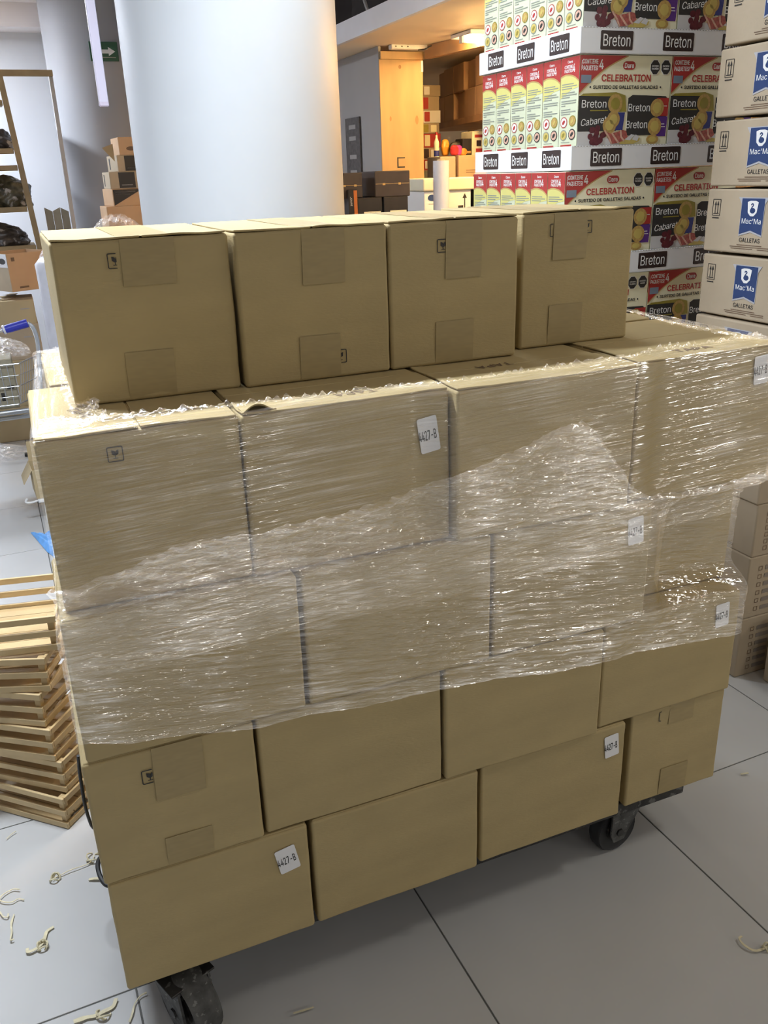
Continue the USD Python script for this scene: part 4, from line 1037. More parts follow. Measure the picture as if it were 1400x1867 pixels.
# white counter, roll of film, black cases and boxes between the column and the crackers
small_carton("printed white carton under the foam slab, blue emblem on its front", 2.56, 2.715, 3.92, 4.2, 1.30, 1.665, WHITEP, 0, prints=[("blue_emblem", "f", ell(.055, .325, .030, .020), NAVY), ("print", "f", unary_union([rect(.02, .24, .14, .243), rect(.05, .20, .13, .235), rect(.03, .285, .09, .289)]), GREYP)])
small_carton("printed white carton under the foam slab, arrow mark on its front", 2.725, 2.90, 3.92, 4.2, 1.30, 1.665, WHITEP, 0, prints=[("arrow_mark", "f", unary_union([rect(.125, .24, .132, .33), Polygon([(.112, .315), (.145, .315), (.1285, .345)]), rect(.08, .24, .118, .27)]), INK)])
small_carton("big plain carton standing on the floor under the printed white cartons", 2.54, 2.92, 3.92, 4.3, .0005, 1.298, CARD3)
fs = thing("foam_slab", "cream foam slab lying on the printed cartons behind the film roll", "foam slab", (2.545, 3.90, 1.6675))
obj("slab", soft_box(0, .375, 0, .32, 0, .075, .010, 5, .001, .001, 4), pm("cream_foam", (.74, .70, .52), .7, .03), fs, 50)
ro = thing("film_roll", "upright translucent white roll of stretch film before the plywood partition", "roll", (2.535, 3.62, 0))
ro_c = [cyl((0, 0, 1.30), (0, 0, 1.845), .049, 32)]
obj("film_layers", ro_c, WHITEROLL, ro, 40)
obj("core", [cyl((0, 0, 1.845), (0, 0, 1.853), .024, 20)], CARD2, ro, 40)
small_carton("plain carton standing on the floor under the upright film roll", 2.44, 2.63, 3.50, 3.80, .0005, 1.2985, CARD3)
def black_case(label, x0, x1, y0, z0, z1):
    t = thing("black_case", label, "case", (x0, y0, z0))
    obj("shell", soft_box(0, x1 - x0, 0, .26, 0, z1 - z0, .006, 5, .001, 0, 1), pm("dark_brown_case", (.055, .042, .034), .35, .2), t, 50)
    obj("lid_line", bx(.004, x1 - x0 - .004, -.0012, 0, (z1 - z0) * .50, (z1 - z0) * .52), GOLD, t)
    obj("latch", [bx((x1 - x0) * q - .008, (x1 - x0) * q + .008, -.003, -.0003, (z1 - z0) * .46, (z1 - z0) * .54) for q in (.25, .7)], GOLD, t)
    return t
def on3(u, v): return at(u, v, y=3.60)
xa, xb_, xc_, xd = (on3(q, 330)[0] for q in (630, 672, 692, 747))
zt, zm = on3(700, 312)[2], on3(700, 359)[2]
black_case("wide black case at the left, beside the column", xa - .04, xa + (xc_ - xa) * .52, 3.62, zm, zt - .004)
black_case("black case with gilt latches at the right, before the plywood", xc_ - .03, xd, 3.60, zm, zt)
zl = on3(700, 402)[2]
for k, (u0, u1) in enumerate(((652, 697), (700, 744))):
    a0, a1 = on3(u0, 380)[0], on3(u1, 380)[0]
    t = thing("black_carton", "black carton with a cream price label, " + ("left" if k == 0 else "right") + " one under the black cases", "box", (a0, 3.60, zl - .15))
    obj("body", bx(0, a1 - a0, 0, .26, 0, zm - zl + .149, .003), BLACKB, t)
    Fk = Face((0, -.0002, 0), (1, 0, 0), (0, 0, 1))
    w = a1 - a0
    u = obj("price_label", Fk.poly(rect(w * .25, .148, w * .93, .205, .002), .0006), CREAM, t)
    obj("label_print", Fk.poly(unary_union([rect(w * .33, .185, w * .85, .189), rect(w * .33, .174, w * .7, .178), rect(w * .40, .160, w * .75, .169)]), .0013), ORANGEP, u)
t = thing("black_carton", "slim black carton with an orange edge and white lettering beside the column", "box", (on3(634, 370)[0], 3.585, zl - .15))
w = on3(650, 370)[0] - on3(634, 370)[0]
obj("body", bx(0, w, 0, .030, 0, on3(640, 346)[2] - zl + .15, .002), BLACKB, t)
Fk = Face((0, -.0002, 0), (1, 0, 0), (0, 0, 1))
hh = on3(640, 346)[2] - zl + .15
obj("orange_edge", Fk.poly(rect(w * .60, .01, w * .99, hh - .004), .0005), ORANGEP, t)
obj("side_print", Fk.text("JOURI", w * .30, hh - .065, .011, .05, .0006, -math.pi / 2), WHITEP, t)
small_carton("plain wide carton on the floor carrying the black cartons", xa - .05, xd + .0, 3.585, 3.90, .0005, zl - .1515, CARD3)
t = thing("sign_board", "dark lettered board leaning on the grey side of the partition", "board", (2.585, 5.10, 1.56))
obj("board", bx(0, .012, 0, .30, 0, .62, .001), pm("dark_grey_print", (.10, .09, .085), .6, .25, 30), t)
obj("board_print", [Face((-.0002, .30, 0), (0, -1, 0), (0, 0, 1)).poly(rect(.08, q, .22, q + .03), .0005) for q in (.10, .22, .33, .46, .54)], GREYB, t)
obj("foot", bx(.001, .011, .02, .28, -1.559, -.0005), GREYB, t)

# ------------------------------------------------------------------ the far left: shelves, cartons, exit sign, hanging strip
sg = thing("exit_sign", "green sign with a white arrow on the far column", "sign", (0, 0, 0))
c0, c1 = at(163, 93, y=6.372), at(215, 95, y=6.372)
zz = at(188, 94, y=6.372)[2]
obj("plate", bx(c0[0], c1[0], 6.366, 6.374, zz - .068, zz + .068, .002), GREEN, sg)
Fs = Face((c0[0], 6.3655, zz - .068), (1, 0, 0), (0, 0, 1))
ww = c1[0] - c0[0]
obj("arrow", Fs.poly(Polygon([(ww * .34, .054), (ww * .66, .054), (ww * .66, .036), (ww * .90, .068), (ww * .66, .100), (ww * .66, .082), (ww * .34, .082)]), .0006), WHITEP, sg)
obj("strip_print", Fs.poly(rect(ww * .34, .022, ww * .9, .030), .0006), GREYP, sg)

p = at(190, 194, y=3.0)
hs = thing("hanging_strip", "pale lilac plastic strip hanging from the ceiling beside the big column", "strip", (p[0], 3.0, p[2]))
obj("strip", soft_box(-.021, .021, -.012, .012, 0, FZ - p[2] - .001, .006, 6, 0, .0008, 2), TUBEP, hs, 50)
obj("end_cap", bx(-.0215, .0215, -.0125, .0125, -.001, .022, .004), pm("lilac_cap", (.60, .54, .66), .4, .06, 60), hs)

# wooden shelf unit along the back wall
YS = 6.35
sf = thing("shelf_unit", "light wooden shelf unit with a slanting front leg by the back wall", "shelf", (0, 0, 0))
tp0, tp1 = at(-40, 129, y=YS), at(96, 133, y=YS)
zt = tp1[2]
obj("top_rail", bx(-1.2, tp1[0], YS, YS + .045, zt - .022, zt + .022, .003), OLIVEWOOD, sf)
l0, l1 = at(2, 150, y=YS - .02), at(71, 446, y=YS - .02)
dirl = (l1 - l0) / (l1[2] - l0[2])
foot = l0 + dirl * (0 - l0[2]); head = l0 + dirl * (zt - .024 - l0[2])
V = [q + np.array([sx * .021, sy * .02, 0]) for q in (foot, head) for sx in (-1, 1) for sy in (-1, 1)]
obj("slanting_leg", trimesh.convex.convex_hull(np.array(V)), OLIVEWOOD, sf)
obj("rear_post", bx(tp1[0] - .03, tp1[0], YS + .05, YS + .08, 0, zt + .02, .002), pm("pale_post", (.50, .49, .48), .6, .05), sf)
for k, v in enumerate((184, 272, 303, 379, 450)):
    zz_ = at(20, v, y=YS)[2]
    xe = (foot + dirl * zz_)[0] - .024
    obj("shelf_board", [bx(-1.2, xe, YS + .025, YS + .45, zz_ - .012, zz_, .002), bx(-1.2, xe, YS - .03, YS + .022, zz_ - .034, zz_ + .006, .003)], OLIVEWOOD, sf)
SHZ = [at(20, v, y=YS)[2] for v in (184, 272, 303, 379, 450)]
def bundle(label, x, y, z, w, h, d, mat, seed, cat="plastic bundle"):
    t = thing("wrapped_bundle", label, cat, (x, y, z))
    m = trimesh.creation.icosphere(4)
    V = np.asarray(m.vertices) * np.array([w / 2, d / 2, h / 2])
    V = V * (0.75 + .6 * meshkit.fbm(np.asarray(m.vertices) * 2.2 + seed, 4, seed))[:, None]
    V[:, 2] = np.maximum(V[:, 2], -h * .25) + h * .25
    obj("bundle", trimesh.Trimesh(V, m.faces, process=False), mat, t, True)
    return t
DK = pm("dark_glossy_bundle", (.06, .05, .045), .25, .7, 14, spots=((.40, .38, .36), 12, .60))
DK2 = pm("mixed_bundle", (.10, .085, .05), .3, .7, 16, spots=((.5, .45, .40), 13, .57))
b1 = bundle("black bag on the wooden shelf near the slanting leg", at(-8, 250, y=YS)[0], YS + .2, SHZ[1] + .003, .26, .20, .24, DK, 2)
b2 = bundle("dark glossy bundle on the middle wooden shelf", at(12, 350, y=YS)[0], YS + .22, SHZ[3] + .003, .34, .30, .3, DK2, 5)
b3 = bundle("dark bundle with white sheets on the lowest visible wooden shelf", at(0, 430, y=YS)[0], YS + .22, SHZ[4] + .003, .40, .22, .3, DK, 9)
tl = at(0, 445, y=YS)[0]

# brown boards leaning by the far column
for k in range(3):
    pb = at(93 + k * 15, 400, y=7.0)
    t = thing("leaning_board", "dark brown board leaning by the back wall, " + ("left", "middle", "right")[k] + " of three", "board", (pb[0], 7.05, 0), 0, "brown boards leaning by the back wall")
    zt_ = at(90 + 15 * k, 379, y=7.0)[2]
    obj("board", trimesh.convex.convex_hull(np.array([(-.034, -.02, 0), (.034, -.02, 0), (-.034, .0, 0), (.034, .0, 0), (-.034, .12, zt_ - .03 * (k == 1)), (.030, .12, zt_ - .035 * (k != 1)), (-.034, .135, zt_ - .03 * (k == 1)), (.030, .135, zt_ - .035 * (k != 1))])), pm("dark_brown_board", (.15, .115, .07), .7, .15), t)

# pile of printed boxes before the far column
YP = 5.3
pile = [  # picture corners left, right, top, bottom; what is printed
    (188, 268, 376, 440, ORANGE, "plain tan carton at the bottom of the pile", None),
    (196, 264, 344, 375, ORANGE, "tan carton with a black corner print in the pile", "tri"),
    (190, 262, 313, 343, CARD3, "pale black-panelled carton third from the bottom of the pile", "blk"),
    (204, 262, 283, 312, CARD3, "pale black-panelled carton second from the top of the pile", "blk"),
    (206, 258, 250, 281, ORANGE, "orange-tan carton on top of the pile", "ov")]
zprev = 0.0
for k, (u0, u1, v0, v1, mt, lab, pr) in enumerate(pile):
    A, B_ = at(u0 + 10, (v0 + v1) / 2, y=YP), at(u1, (v0 + v1) / 2, y=YP)
    z0 = zprev + .001; z1 = at(225, v0, y=YP)[2]
    x0_, x1_ = A[0], B_[0] + .05
    prints = []
    h = z1 - z0
    wv = x1_ - x0_
    if pr == "tri": prints = [("black_print", "f", Polygon([(.005, .005), (.005, h - .005), (wv * .8, h - .005)]), INK), ("pale_lines", "f", unary_union([rect(.02, h * .80, wv * .6, h * .84), rect(.02, h * .66, wv * .45, h * .70)]), GREYB)]
    if pr == "blk": prints = [("black_print", "f", rect(wv * .22, .004, wv * .62, h - .004), INK), ("pale_lines", "f", unary_union([rect(wv * .28, h * .18, wv * .55, h * .24)]), GREYB)]
    if pr == "ov": prints = [("oval_print", "f", ell(wv * .40, h * .36, wv * .16, h * .12), BROWNINK)]
    if k == 0: prints = [("dark_print", "f", rect(wv * .55, h * .80, wv * .85, h * .83), BROWNINK)]
    prints = [(a_, f_, s_, m_) for a_, f_, s_, m_ in prints]
    t = small_carton(lab + " beside the big column", x0_, x1_, YP, YP + .30, z0, z1, mt, 7 if k % 2 else 3, prints=[(a_, f_, s_, m_) for a_, f_, s_, m_ in prints], group="pile of cartons beside the big column")
    # back-left paper sleeve
    if k in (2, 3):
        Sx = Face((-.001, .30, 0), (0, -1, 0), (0, 0, 1))
        obj("side_label", Sx.poly(rect(.06, h * .15, .09, h * .85), .0006), INK, t)
    zprev = z1
ft = thing("card_scrap", "torn olive card corner sticking out of the carton pile", "card scrap", at(199, 278, y=YP - .02) + np.array([0, 0, 0]))
obj("scrap", prism(Polygon([(-.045, .03), (.03, .055), (.03, -.06)]), .004).apply_transform(trimesh.transformations.rotation_matrix(math.pi / 2, (1, 0, 0))), OLIVEWOOD, ft)

# loose film heap on the cartons near the big column
def film_heap(label, cx, cy, z, w, d, h, seed, mat=FILM_C, n=60, floor=True):
    t = thing("loose_film", label, "plastic film", (cx, cy, z))
    u, v = np.meshgrid(np.linspace(-1, 1, n), np.linspace(-1, 1, n), indexing="ij")
    r2 = np.clip(1 - u ** 2 * .9 - v ** 2 * .9, 0, 1)
    P = np.stack([u * 2.4, v * 2.4, 0 * u], -1)
    rid = 1 - np.abs(meshkit.fbm(P * 1.4 + seed, 3, seed) - .5) * 2
    zz_ = h * (r2 ** .6) * (.35 + .75 * rid) + .02 * h * meshkit.fbm(P * 6, 2, seed)
    x = u * w / 2 * (1 + .25 * (meshkit.fbm(P + 5, 2, seed + 2) - .5)); y = v * d / 2 * (1 + .25 * (meshkit.fbm(P + 9, 2, seed + 4) - .5))
    i = np.arange(n * n).reshape(n, n)
    q = np.stack([i[:-1, :-1], i[1:, :-1], i[1:, 1:], i[:-1, 1:]], -1).reshape(-1, 4)
    obj("film", trimesh.Trimesh(np.stack([x, y, zz_ + .002], -1).reshape(-1, 3), np.vstack([q[:, [0, 1, 2]], q[:, [0, 2, 3]]]), process=False), mat, t, True)
    return t
A = at(212, 425, y=4.6)
small_carton("plain carton carrying the loose film between the columns", A[0] - .13, A[0] + .16, 4.45, 4.75, .0005, A[2] - .03, CARD3)
film_heap("crumpled loose film on a carton left of the big column", A[0] + .01, 4.6, A[2] - .029, .32, .28, .135, 3)
rs_ = thing("red_cap", "tiny red cap on the floor carton far behind the top boxes", "cap", tuple(at(155, 424, y=5.6)))
obj("cap", [cyl((0, 0, -.03), (0, 0, .012), .012, 10), cyl((0, 0, .012), (0, 0, .024), .006, 8)], RED, rs_, 40)
obj("stem", cyl((0, 0, -at(155, 424, y=5.6)[2]), (0, 0, -.03), .005, 8), RED, rs_, 40)

# cartons stacked on the left, behind the shopping cart
YC = 5.35
def zc(v): return at(30, v, y=YC)[2]
lv = [800, 742, 657, 592, 548]
xl0, xr0 = at(-60, 620, y=YC)[0], at(74, 600, y=YC)[0]
nm = ["on the floor behind the shopping cart", "second from the floor behind the shopping cart", "third from the floor, at the blue handle", "under the paper scraps behind the shopping cart"]
for k in range(4):
    z0, z1 = max(.001, zc(lv[k])), zc(lv[k + 1]) - .001
    if k == 0: z0 = .001
    small_carton("tan carton " + nm[k], xr0 - .42 + .01 * (k % 2), xr0 - .005 * k, YC, YC + .36, z0, z1, CARD2 if k != 2 else CARD3, 0, group="tan cartons behind the shopping cart",
                 prints=[("faint_print", "f", rect(.30, (z1 - z0) * .62, .36, (z1 - z0) * .66), GREYB)])
ztop = zc(548)
oc = thing("open_carton", "open orange-tan carton with an oval mark on top of the left stack", "cardboard box", (at(22, 525, y=YC)[0], YC - .02, zc(532)), 28)
hO = zc(462) - zc(532)
T_ = .004
WO, DO = .34, .34
for (a, b, c, d, m) in ((0, WO, 0, T_, ORANGE), (0, WO, DO - T_, DO, ORANGE), (0, T_, T_, DO - T_, CARD3), (WO - T_, WO, T_, DO - T_, ORANGE)):
    obj("side_panel", bx(a, b, c, d, 0, hO, .0012), m, oc)
obj("base_panel", bx(T_, WO - T_, T_, DO - T_, 0, T_), ORANGE, oc)
Fo = Face((0, -.0002, 0), (1, 0, 0), (0, 0, 1)); So = Face((-.0002, DO, 0), (0, -1, 0), (0, 0, 1))
obj("ink_print", [Fo.poly(rect(.03, hO * .80, .055, hO * .90), .0005), Fo.poly(rect(.06, hO * .08, .13, hO * .13), .0005), Fo.poly(ell(.27, hO * .55, .022, .024).difference(ell(.275, hO * .55, .014, .016)), .0005)], BROWNINK, oc)
w_ = obj("paper_label", So.poly(rect(.20, hO * .64, .335, hO * .99), .0005), WHITEB, oc)
obj("oval_print", So.poly(ell(.27, hO * .80, .045, .020), .0011), INK, w_)
for k in range(9):
    px = xr0 - .36 + .34 * nrng.random(); py = YC + .02 + .3 * nrng.random()
    t = thing("paper_scrap", "pale printed paper scrap on the left carton stack", "paper scrap", (px, py, ztop + .001 + .0016 * k), 360 * nrng.random(), "paper scraps on the left cartons")
    obj("sheet", bx(-.05, .05, -.032, .032, 0, .0012), PAPER if k % 3 else CARD2, t)
    obj("print_patch", bx(-.03, .015, -.012, .012, .0013, .0016), BROWNINK if k % 2 else GREYB, t)

# tall white wrapped roll left of the top boxes
A = at(72, 468, y=4.05)
wr_ = thing("wrapped_roll", "tall white plastic-wrapped roll standing left of the top boxes", "roll", (A[0] + .150, 4.06, 0))
n, mz = 48, 40
an = np.arange(n) * 2 * np.pi / n
zr = np.linspace(0, 1, mz)
V = []
top_ = A[2] + .03
for q in zr:
    r = .185 * (1 - .75 * np.clip((q - .95) / .05, 0, 1) ** 2) + .0 * an
    pz = np.stack([np.cos(an) * 2.5, np.sin(an) * 2.5, np.full(n, q * 9)], 1)
    r = r + .016 * (meshkit.fbm(pz, 3, 4) - .5)
    V.append(np.stack([r * np.cos(an) - .0 * q, r * np.sin(an), np.full(n, q * top_)], 1))
V = np.vstack(V + [[[0, 0, 0]], [[0, 0, top_]]])
i = np.arange(n); j = (i + 1) % n; F_ = []
for k in range(mz - 1):
    F_ += [np.stack([k * n + i, k * n + j, (k + 1) * n + i], 1), np.stack([k * n + j, (k + 1) * n + j, (k + 1) * n + i], 1)]
F_ += [np.stack([np.full(n, mz * n), j, i], 1), np.stack([np.full(n, mz * n + 1), (mz - 1) * n + i, (mz - 1) * n + j], 1)]
obj("wrap", trimesh.Trimesh(V, np.vstack(F_), process=False), WHITEROLL, wr_, True)
film_heap("thin film tucked over the top of the white wrapped roll", A[0] + .15, 4.06, top_ - .06, .30, .30, .10, 8)

# shopping cart: the corner in view, built as one basket with handle
YH = 4.15
sc_ = thing("shopping_cart", "wire shopping cart with a blue handle at the left edge", "shopping cart", (0, 0, 0))
h0, h1 = at(-40, 612, y=YH), at(6, 601, y=YH)
g0, g1 = at(5, 602, y=YH), at(50, 589, y=YH)
obj("handle_bar", cyl(h0, g0, .011, 12), CHROME, sc_, 40)
gr_ = obj("grip", [tube([g0, g0 + (g1 - g0) * .25, g1], [.022, .025, .025], 18)], BLUEH, sc_, 40, "blue plastic handle grip")
obj("grip_ring", cyl(g0 + (g1 - g0) * .02, g0 + (g1 - g0) * .10, .0275, 18), WHITEB, gr_, 40)
ends = [at(50, 589, y=YH), at(60, 597, y=YH), at(68, 620, y=YH), at(71, 650, y=YH + .02), at(74, 690, y=YH + .05), at(76, 740, y=YH + .08)]
obj("side_post", tube(curve(ends), .013), CHROME, sc_, 40)
corner_x = at(35, 700, y=YH)[0]
wires = []
YR = YH + .34
def xlat(v): return at(35, v, y=YH)[0]
XLFT = -.62
for v, r in ((663, .005), (704, .004), (737, .005)):
    a_ = at(-30, v + 1, y=YH); c_ = at(34, v, y=YH); e_ = at(66, v - 15, y=YR - .1)
    wires.append(tube([(XLFT, YH, c_[2]), c_, e_], r, 8))
for v in (684, 722):
    c_ = at(34, v, y=YH); wires.append(tube([(XLFT, YH, c_[2]), c_, at(66, v - 13, y=YR - .1)], .0022, 6))
obj("basket_rail", wires, CHROME, sc_, 40)
up_ = []
for k in range(15):
    x = corner_x - .012 - k * .038
    up_.append(cyl((x, YH + .004, at(20, 663, y=YH)[2]), (x * .98 + .0, YH + .004, at(20, 738, y=YH)[2]), .0024, 6))
for k in range(7):
    t_ = (k + 1) / 8
    p0 = at(34, 663, y=YH) * (1 - t_) + at(66, 648, y=YR - .1) * t_; p1 = at(34, 737, y=YH) * (1 - t_) + at(66, 722, y=YR - .1) * t_
    up_.append(cyl(p0, p1, .0024, 6))
obj("basket_wire", up_, CHROME, sc_, 40)
zb = at(20, 752, y=YH)[2]
obj("chassis", [tube([(XLFT, YH, zb), (corner_x + .03, YH, zb), (corner_x + .06, YR, zb)], .016, 10), tube([(XLFT, YH + .05, zb - .05), (corner_x + .04, YH + .05, zb - .045), (corner_x + .06, YR, zb - .04)], .014, 10)], CHROME, sc_, 40)
for q in (0, 1):
    wx = XLFT + .06 + .0 * q; wy = YH + .05 + .26 * q
    obj("leg", cyl((wx, wy, .11), (wx, wy, zb - .04), .011, 10), CHROME, sc_, 40)
    obj("wheel", cyl((wx - .012, wy, .055), (wx + .012, wy, .055), .054, 20), RUBBER, sc_, 40)
# goods and film in the cart
CG = [(at(-30, 0, y=1)[0], 0)]
for k in range(4):
    x1_ = corner_x - .02 - .118 * k
    small_carton("beige printed carton in the shopping cart, " + ("nearest the basket corner", "second from the corner", "third from the corner", "fourth from the corner")[k], x1_ - .112, x1_, YH + .03, YH + .26, zb + .018, zb + .018 + .30 + .012 * (k % 2), pm("beige_pack", (.34, .31, .22), .6, .1, 20), group="cartons in the shopping cart",
                 prints=[("dark_print", "f", unary_union([rect(.02, .05, .04, .10), rect(.06, .12, .10, .14), rect(.015, .20, .025, .27)]), INK)])
film_heap("clear film bundled over the goods in the shopping cart", corner_x - .12, YH + .13, zb + .332, .42, .30, .10, 12)
bag = []
ns = 26; tt = np.linspace(0, 1, ns); an2 = np.linspace(0, 2 * np.pi, 20, endpoint=False)
a_, b_ = at(74, 668, y=YH + .03), at(72, 770, y=YH + .03)
V = []
for q in tt:
    c_ = a_ + (b_ - a_) * q
    r = .026 + .014 * math.sin(q * 3) + .016 * (meshkit.fbm(np.stack([np.cos(an2) * 2, np.sin(an2) * 2, np.full(20, q * 10)], 1), 3, 7) - .5)
    V.append(np.stack([c_[0] + r * np.cos(an2), c_[1] + r * np.sin(an2), np.full(20, c_[2])], 1))
V = np.vstack(V); i = np.arange(20); j = (i + 1) % 20
F_ = np.vstack([np.vstack([np.stack([k * 20 + i, k * 20 + j, (k + 1) * 20 + i], 1), np.stack([k * 20 + j, (k + 1) * 20 + j, (k + 1) * 20 + i], 1)]) for k in range(ns - 1)])
obj("film_twist", trimesh.Trimesh(V, F_, process=False), FILM_C, None, True, "twist of clear film tied to the shopping cart's corner post", "plastic film")

# carton on a white stool, blue bag, grey wrapped pallet behind
s0, s1 = at(79, 906, y=3.5), at(60, 906, y=3.5)
st = thing("step_stool", "white plastic stool under the small open carton left of the stack", "stool", (s0[0] + .13, 3.62, 0))
hz = at(86, 908, y=3.5)[2]
obj("seat", soft_box(-.16, .16, -.13, .13, hz - .02, hz, .006, 5, 0, 0, 0), WHITEP, st, 50)
for sx in (-1, 1):
    for sy in (-1, 1):
        obj("leg", cyl((sx * .125, sy * .10, 0), (sx * .115, sy * .095, hz - .02), .014, 10, .016), WHITEP, st, 40)
obj("hook", tube(curve([(-.155, -.11, hz - .008), (-.20, -.12, hz - .012), (-.225, -.12, hz - .004), (-.215, -.12, hz + .014)]), .006), WHITEP, st, 40)
hb = at(70, 858, y=3.5)[2] - hz
ob = thing("open_carton", "small open tan carton on the white stool, flap hanging out", "cardboard box", (s0[0] - .035, 3.505, hz + .001), 4)
WO, DO = .27, .22
for (a, b, c, d) in ((0, WO, 0, T_), (0, WO, DO - T_, DO), (0, T_, T_, DO - T_), (WO - T_, WO, T_, DO - T_)):
    obj("side_panel", bx(a, b, c, d, 0, hb, .001), CARD2, ob)
obj("base_panel", bx(T_, WO - T_, T_, DO - T_, 0, T_), CARD2, ob)
obj("flap", trimesh.convex.convex_hull(np.array([(0, .005, hb - .001), (0, DO - .005, hb - .001), (-.003, .005, hb), (-.05, .01, hb - .075), (-.05, DO - .02, hb - .075), (-.053, .01, hb - .073)])), CARD2, ob)
obj("flap", trimesh.convex.convex_hull(np.array([(0.005, DO, hb), (WO - .005, DO, hb), (0.01, DO + .012, hb + .11), (WO - .01, DO + .012, hb + .11), (0.01, DO + .016, hb + .108), (WO - .01, DO + .016, hb + .108), (0.005, DO + .004, hb)])), CARD2, ob)
bb = thing("plastic_bag", "crumpled bright blue plastic bag on the floor left of the stack", "plastic bag", (0, 0, 0))
P0 = [(55, 968), (75, 975), (95, 962), (118, 955), (125, 1000), (128, 1030), (108, 1021), (85, 1003)]
G = [at(u, v, z=.012) for u, v in P0]
cen = np.mean(G, 0); V = [cen + np.array([0, 0, .05])]; F_ = []
m_ = 48
poly = np.array(G + [G[0]]); L_ = np.linspace(0, len(G), m_, endpoint=False)
ringp = np.array([poly[int(q)] * (1 - q % 1) + poly[int(q) + 1] * (q % 1) for q in L_])
rings = []
for r in np.linspace(1, .08, 14):
    pr_ = cen + (ringp - cen) * r
    pr_[:, 2] = .003 + (1 - r ** 2) * .03 + .05 * (1 - r) ** .5 * np.abs(meshkit.fbm(pr_ * 22, 3, 5) - .5) * 2
    rings.append(pr_)
V = np.vstack(rings + [[cen + np.array([0, 0, .045])]])
i = np.arange(m_); j = (i + 1) % m_
F_ = [np.vstack([np.stack([k * m_ + i, k * m_ + j, (k + 1) * m_ + i], 1), np.stack([k * m_ + j, (k + 1) * m_ + j, (k + 1) * m_ + i], 1)]) for k in range(13)]
F_.append(np.stack([13 * m_ + i, 13 * m_ + j, np.full(m_, 14 * m_)], 1))
obj("bag", trimesh.Trimesh(V, np.vstack(F_), process=False), BLUEBAG, bb, True)
A = at(10, 850, z=0)
film_heap("grey sheet of loose film on the floor before the left cartons", -.42, 5.02, 0.0, .75, .42, .06, 17)
bs = thing("black_bracket", "short black bracket lying beside the stool", "bracket", tuple(at(50, 826, z=0.02)))
obj("bracket", [bx(0, .14, -.02, .02, -.019, .012, .004), bx(-.02, .03, -.03, .03, -.019, .0, .004)], RUBBER, bs)

# ------------------------------------------------------------------ wooden crates
CL_, CW_, CH_ = .42, .30, .110
def crate(label, loc, rz, rx=0.0, ry=0.0, open_gap=False):
    t = thing("wooden_crate", label, "wooden crate", loc, rz, "slatted wooden crates", rx, ry)
    th, hs_ = .008, .0195
    for k in range(3):
        z0 = .002 + k * (CH_ - hs_ - .002) / 2
        obj("slat", bx(-CL_, 0, 0, th, z0, z0 + hs_, .001), PINE, t)
        obj("slat", bx(-CL_, 0, CW_ - th, CW_, z0, z0 + hs_, .001), PINE, t)
        obj("slat", bx(-th, 0, th + .001, CW_ - th - .001, z0, z0 + hs_, .001), PINE2, t)
        obj("slat", bx(-CL_, -CL_ + th, th + .001, CW_ - th - .001, z0, z0 + hs_, .001), PINE2, t)
    for (a, b) in ((-.026, th + .0005), (-.026, CW_ - th - .0185), (-CL_ + th + .001, th + .0005), (-CL_ + th + .001, CW_ - th - .0185)):
        obj("corner_post", bx(a, a + .018, b, b + .018, 0, CH_ - .003, .001), PINE2, t)
    for k in range(5):
        y = th + .004 + k * (CW_ - 2 * th - .008 - .053) / 4
        obj("base_slat", bx(-CL_ + th + .02, -th - .02, y, y + .053, .004, .010, .001), PINE2, t)
    return t
CORN = [(125, 1513), (122, 1447), (102, 1390), (84, 1327), (93, 1262)]
ANG = [-43, -40, -36, -33, -22]
OR2 = ["on the floor", "second from the floor", "third from the floor", "fourth from the floor", "fifth from the floor, under the tilted one"]
pcr = None
for k in range(5):
    p = at(*CORN[k], z=k * CH_)
    lab = "slatted pine crate " + OR2[k] + " left of the cart"
    if pcr is None:
        pcr = crate(lab, (p[0], p[1], k * CH_ + .0005), ANG[k])
    else:
        dup(pcr, (p[0], p[1], k * CH_ + .0005), ANG[k], lab)
p = at(112, 1186, z=.555)
dup(pcr, (p[0] - .0, p[1], .556), -12, "slatted pine crate on top of the crate stack, tipped back and open", None, 0, 0)

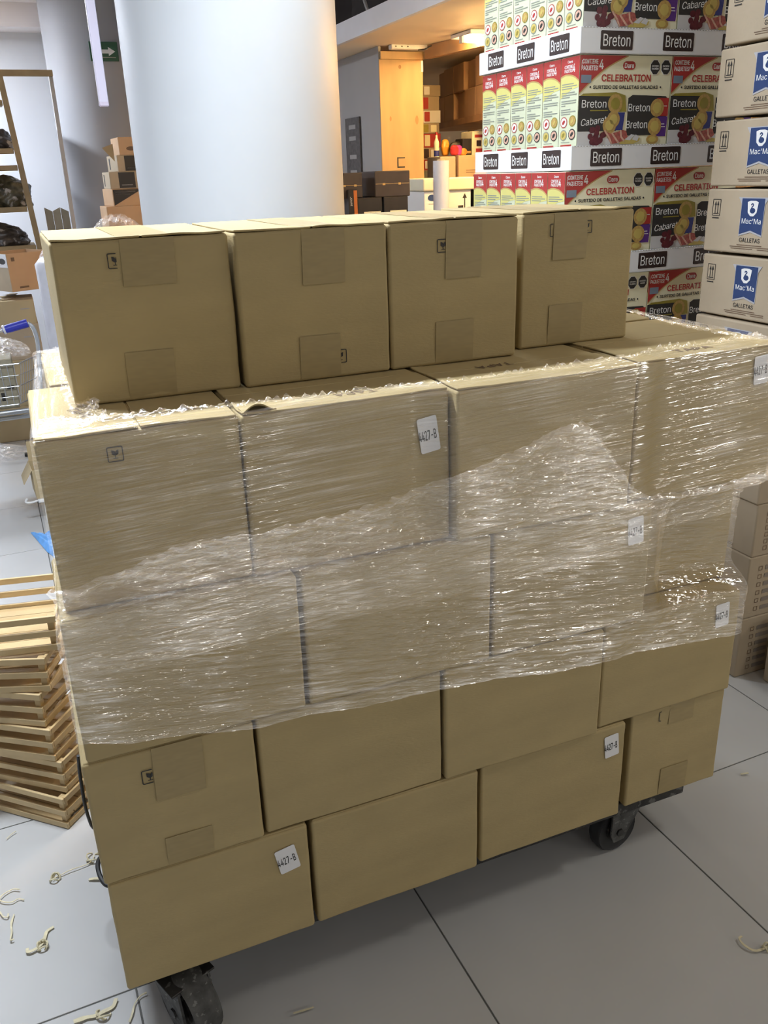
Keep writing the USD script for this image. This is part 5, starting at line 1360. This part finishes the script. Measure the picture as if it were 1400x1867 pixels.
# ------------------------------------------------------------------ raffia scraps on the floor
def raffia(label, pts, w=.006, knots=(), seed=0, loops=0):
    """A flat straw strip lying on the floor along picture points put on the floor."""
    G = np.array([at(u, v, z=.004) for u, v in pts])
    t = thing("raffia_strip", label, "raffia scrap", (0, 0, 0), 0, "raffia scraps on the floor")
    C = curve(G, 5)
    C[:, 2] = .003 + .008 * meshkit.fbm(C * 30 + seed, 2, seed)
    T = np.gradient(C, axis=0); T /= np.maximum(np.linalg.norm(T, axis=1, keepdims=True), 1e-9)
    N = np.stack([-T[:, 1], T[:, 0], .5 * (meshkit.noise(C * 60, seed) - .5)], 1)
    ww = w * (.5 + .7 * meshkit.noise(C * 50, seed + 3))[:, None]
    up = np.array([0, 0, .0012])
    V = np.vstack([C + N * ww / 2, C - N * ww / 2, C + N * ww / 2 + up, C - N * ww / 2 + up]); V[:, 2] = np.maximum(V[:, 2], .0006)
    m = len(C); i = np.arange(m - 1)
    F_ = []
    for a, b in ((2, 3), (1, 0), (0, 2), (3, 1)):
        F_ += [np.stack([a * m + i, b * m + i, a * m + i + 1], 1), np.stack([b * m + i, b * m + i + 1, a * m + i + 1], 1)]
    obj("strip", trimesh.Trimesh(V, np.vstack(F_), process=False), RAFFIA, t)
    for k, (u, v, r) in enumerate(knots):
        c = at(u, v, z=.008)
        rs = np.random.default_rng(seed + k)
        parts = []
        for q in range(4):
            a = rs.uniform(0, 6.28); L = np.array([(math.cos(a + s * 2.2) * r * (1 - .2 * s), math.sin(a + s * 2.2) * r * (1 - .2 * s), .002 + .012 * math.sin(s * 3.1)) for s in np.linspace(0, 1.2, 9)]) + c - np.array([0, 0, .006])
            L[:, 2] = np.maximum(L[:, 2], .003)
            parts.append(tube(L, .0024, 5))
        obj("knot", parts, RAFFIA, t)
raffia("curled pale scrap at the left edge, shaped like a hook", [(36, 1624), (24, 1623), (8, 1632), (0, 1644), (20, 1647), (34, 1640), (44, 1641)], .004, seed=1)
raffia("thin pale scrap hanging straight below the hook-shaped one", [(26, 1668), (21, 1684), (22, 1702), (20, 1716), (26, 1715)], .005, seed=2)
raffia("short pale curl at the very left edge", [(0, 1664), (6, 1673), (14, 1674), (16, 1668)], .005, seed=9)
raffia("crumpled cream strip in the middle of the bright floor", [(98, 1690), (86, 1699), (80, 1717), (68, 1731), (52, 1738), (50, 1730)], .010, [(78, 1724, .014)], 3)
raffia("long thread scrap with a knot by the crates, bound to a loop by the boxes", [(96, 1606), (104, 1600), (126, 1590), (150, 1581), (168, 1572), (172, 1560)], .003, [(100, 1601, .014), (172, 1562, .022)], 4)
raffia("short cream scrap touching the box at the second row's left bottom", [(162, 1604), (188, 1604)], .009, seed=5)
raffia("bundled cream scrap at the bottom edge left of the caster", [(135, 1866), (158, 1856), (175, 1853), (190, 1845), (206, 1836), (212, 1822)], .012, [(190, 1846, .018)], 6)
raffia("upright forked cream scrap just left of the caster", [(236, 1864), (242, 1848), (246, 1832), (256, 1818), (268, 1812)], .005, seed=7)
raffia("pale curled scrap at the right edge of the floor", [(1352, 1710), (1347, 1714), (1356, 1726), (1376, 1735), (1400, 1728)], .006, [(1398, 1728, .010)], 8)
raffia("small white chip on the grey floor by the right-hand boxes", [(1350, 1412), (1364, 1411)], .007, seed=11)
raffia("tiny chip on the shaded floor under the cart", [(535, 1850), (572, 1838)], .004, seed=12)
raffia("thin pale thread on the floor at the left below the crates", [(12, 1530), (22, 1522), (30, 1517)], .003, seed=13)
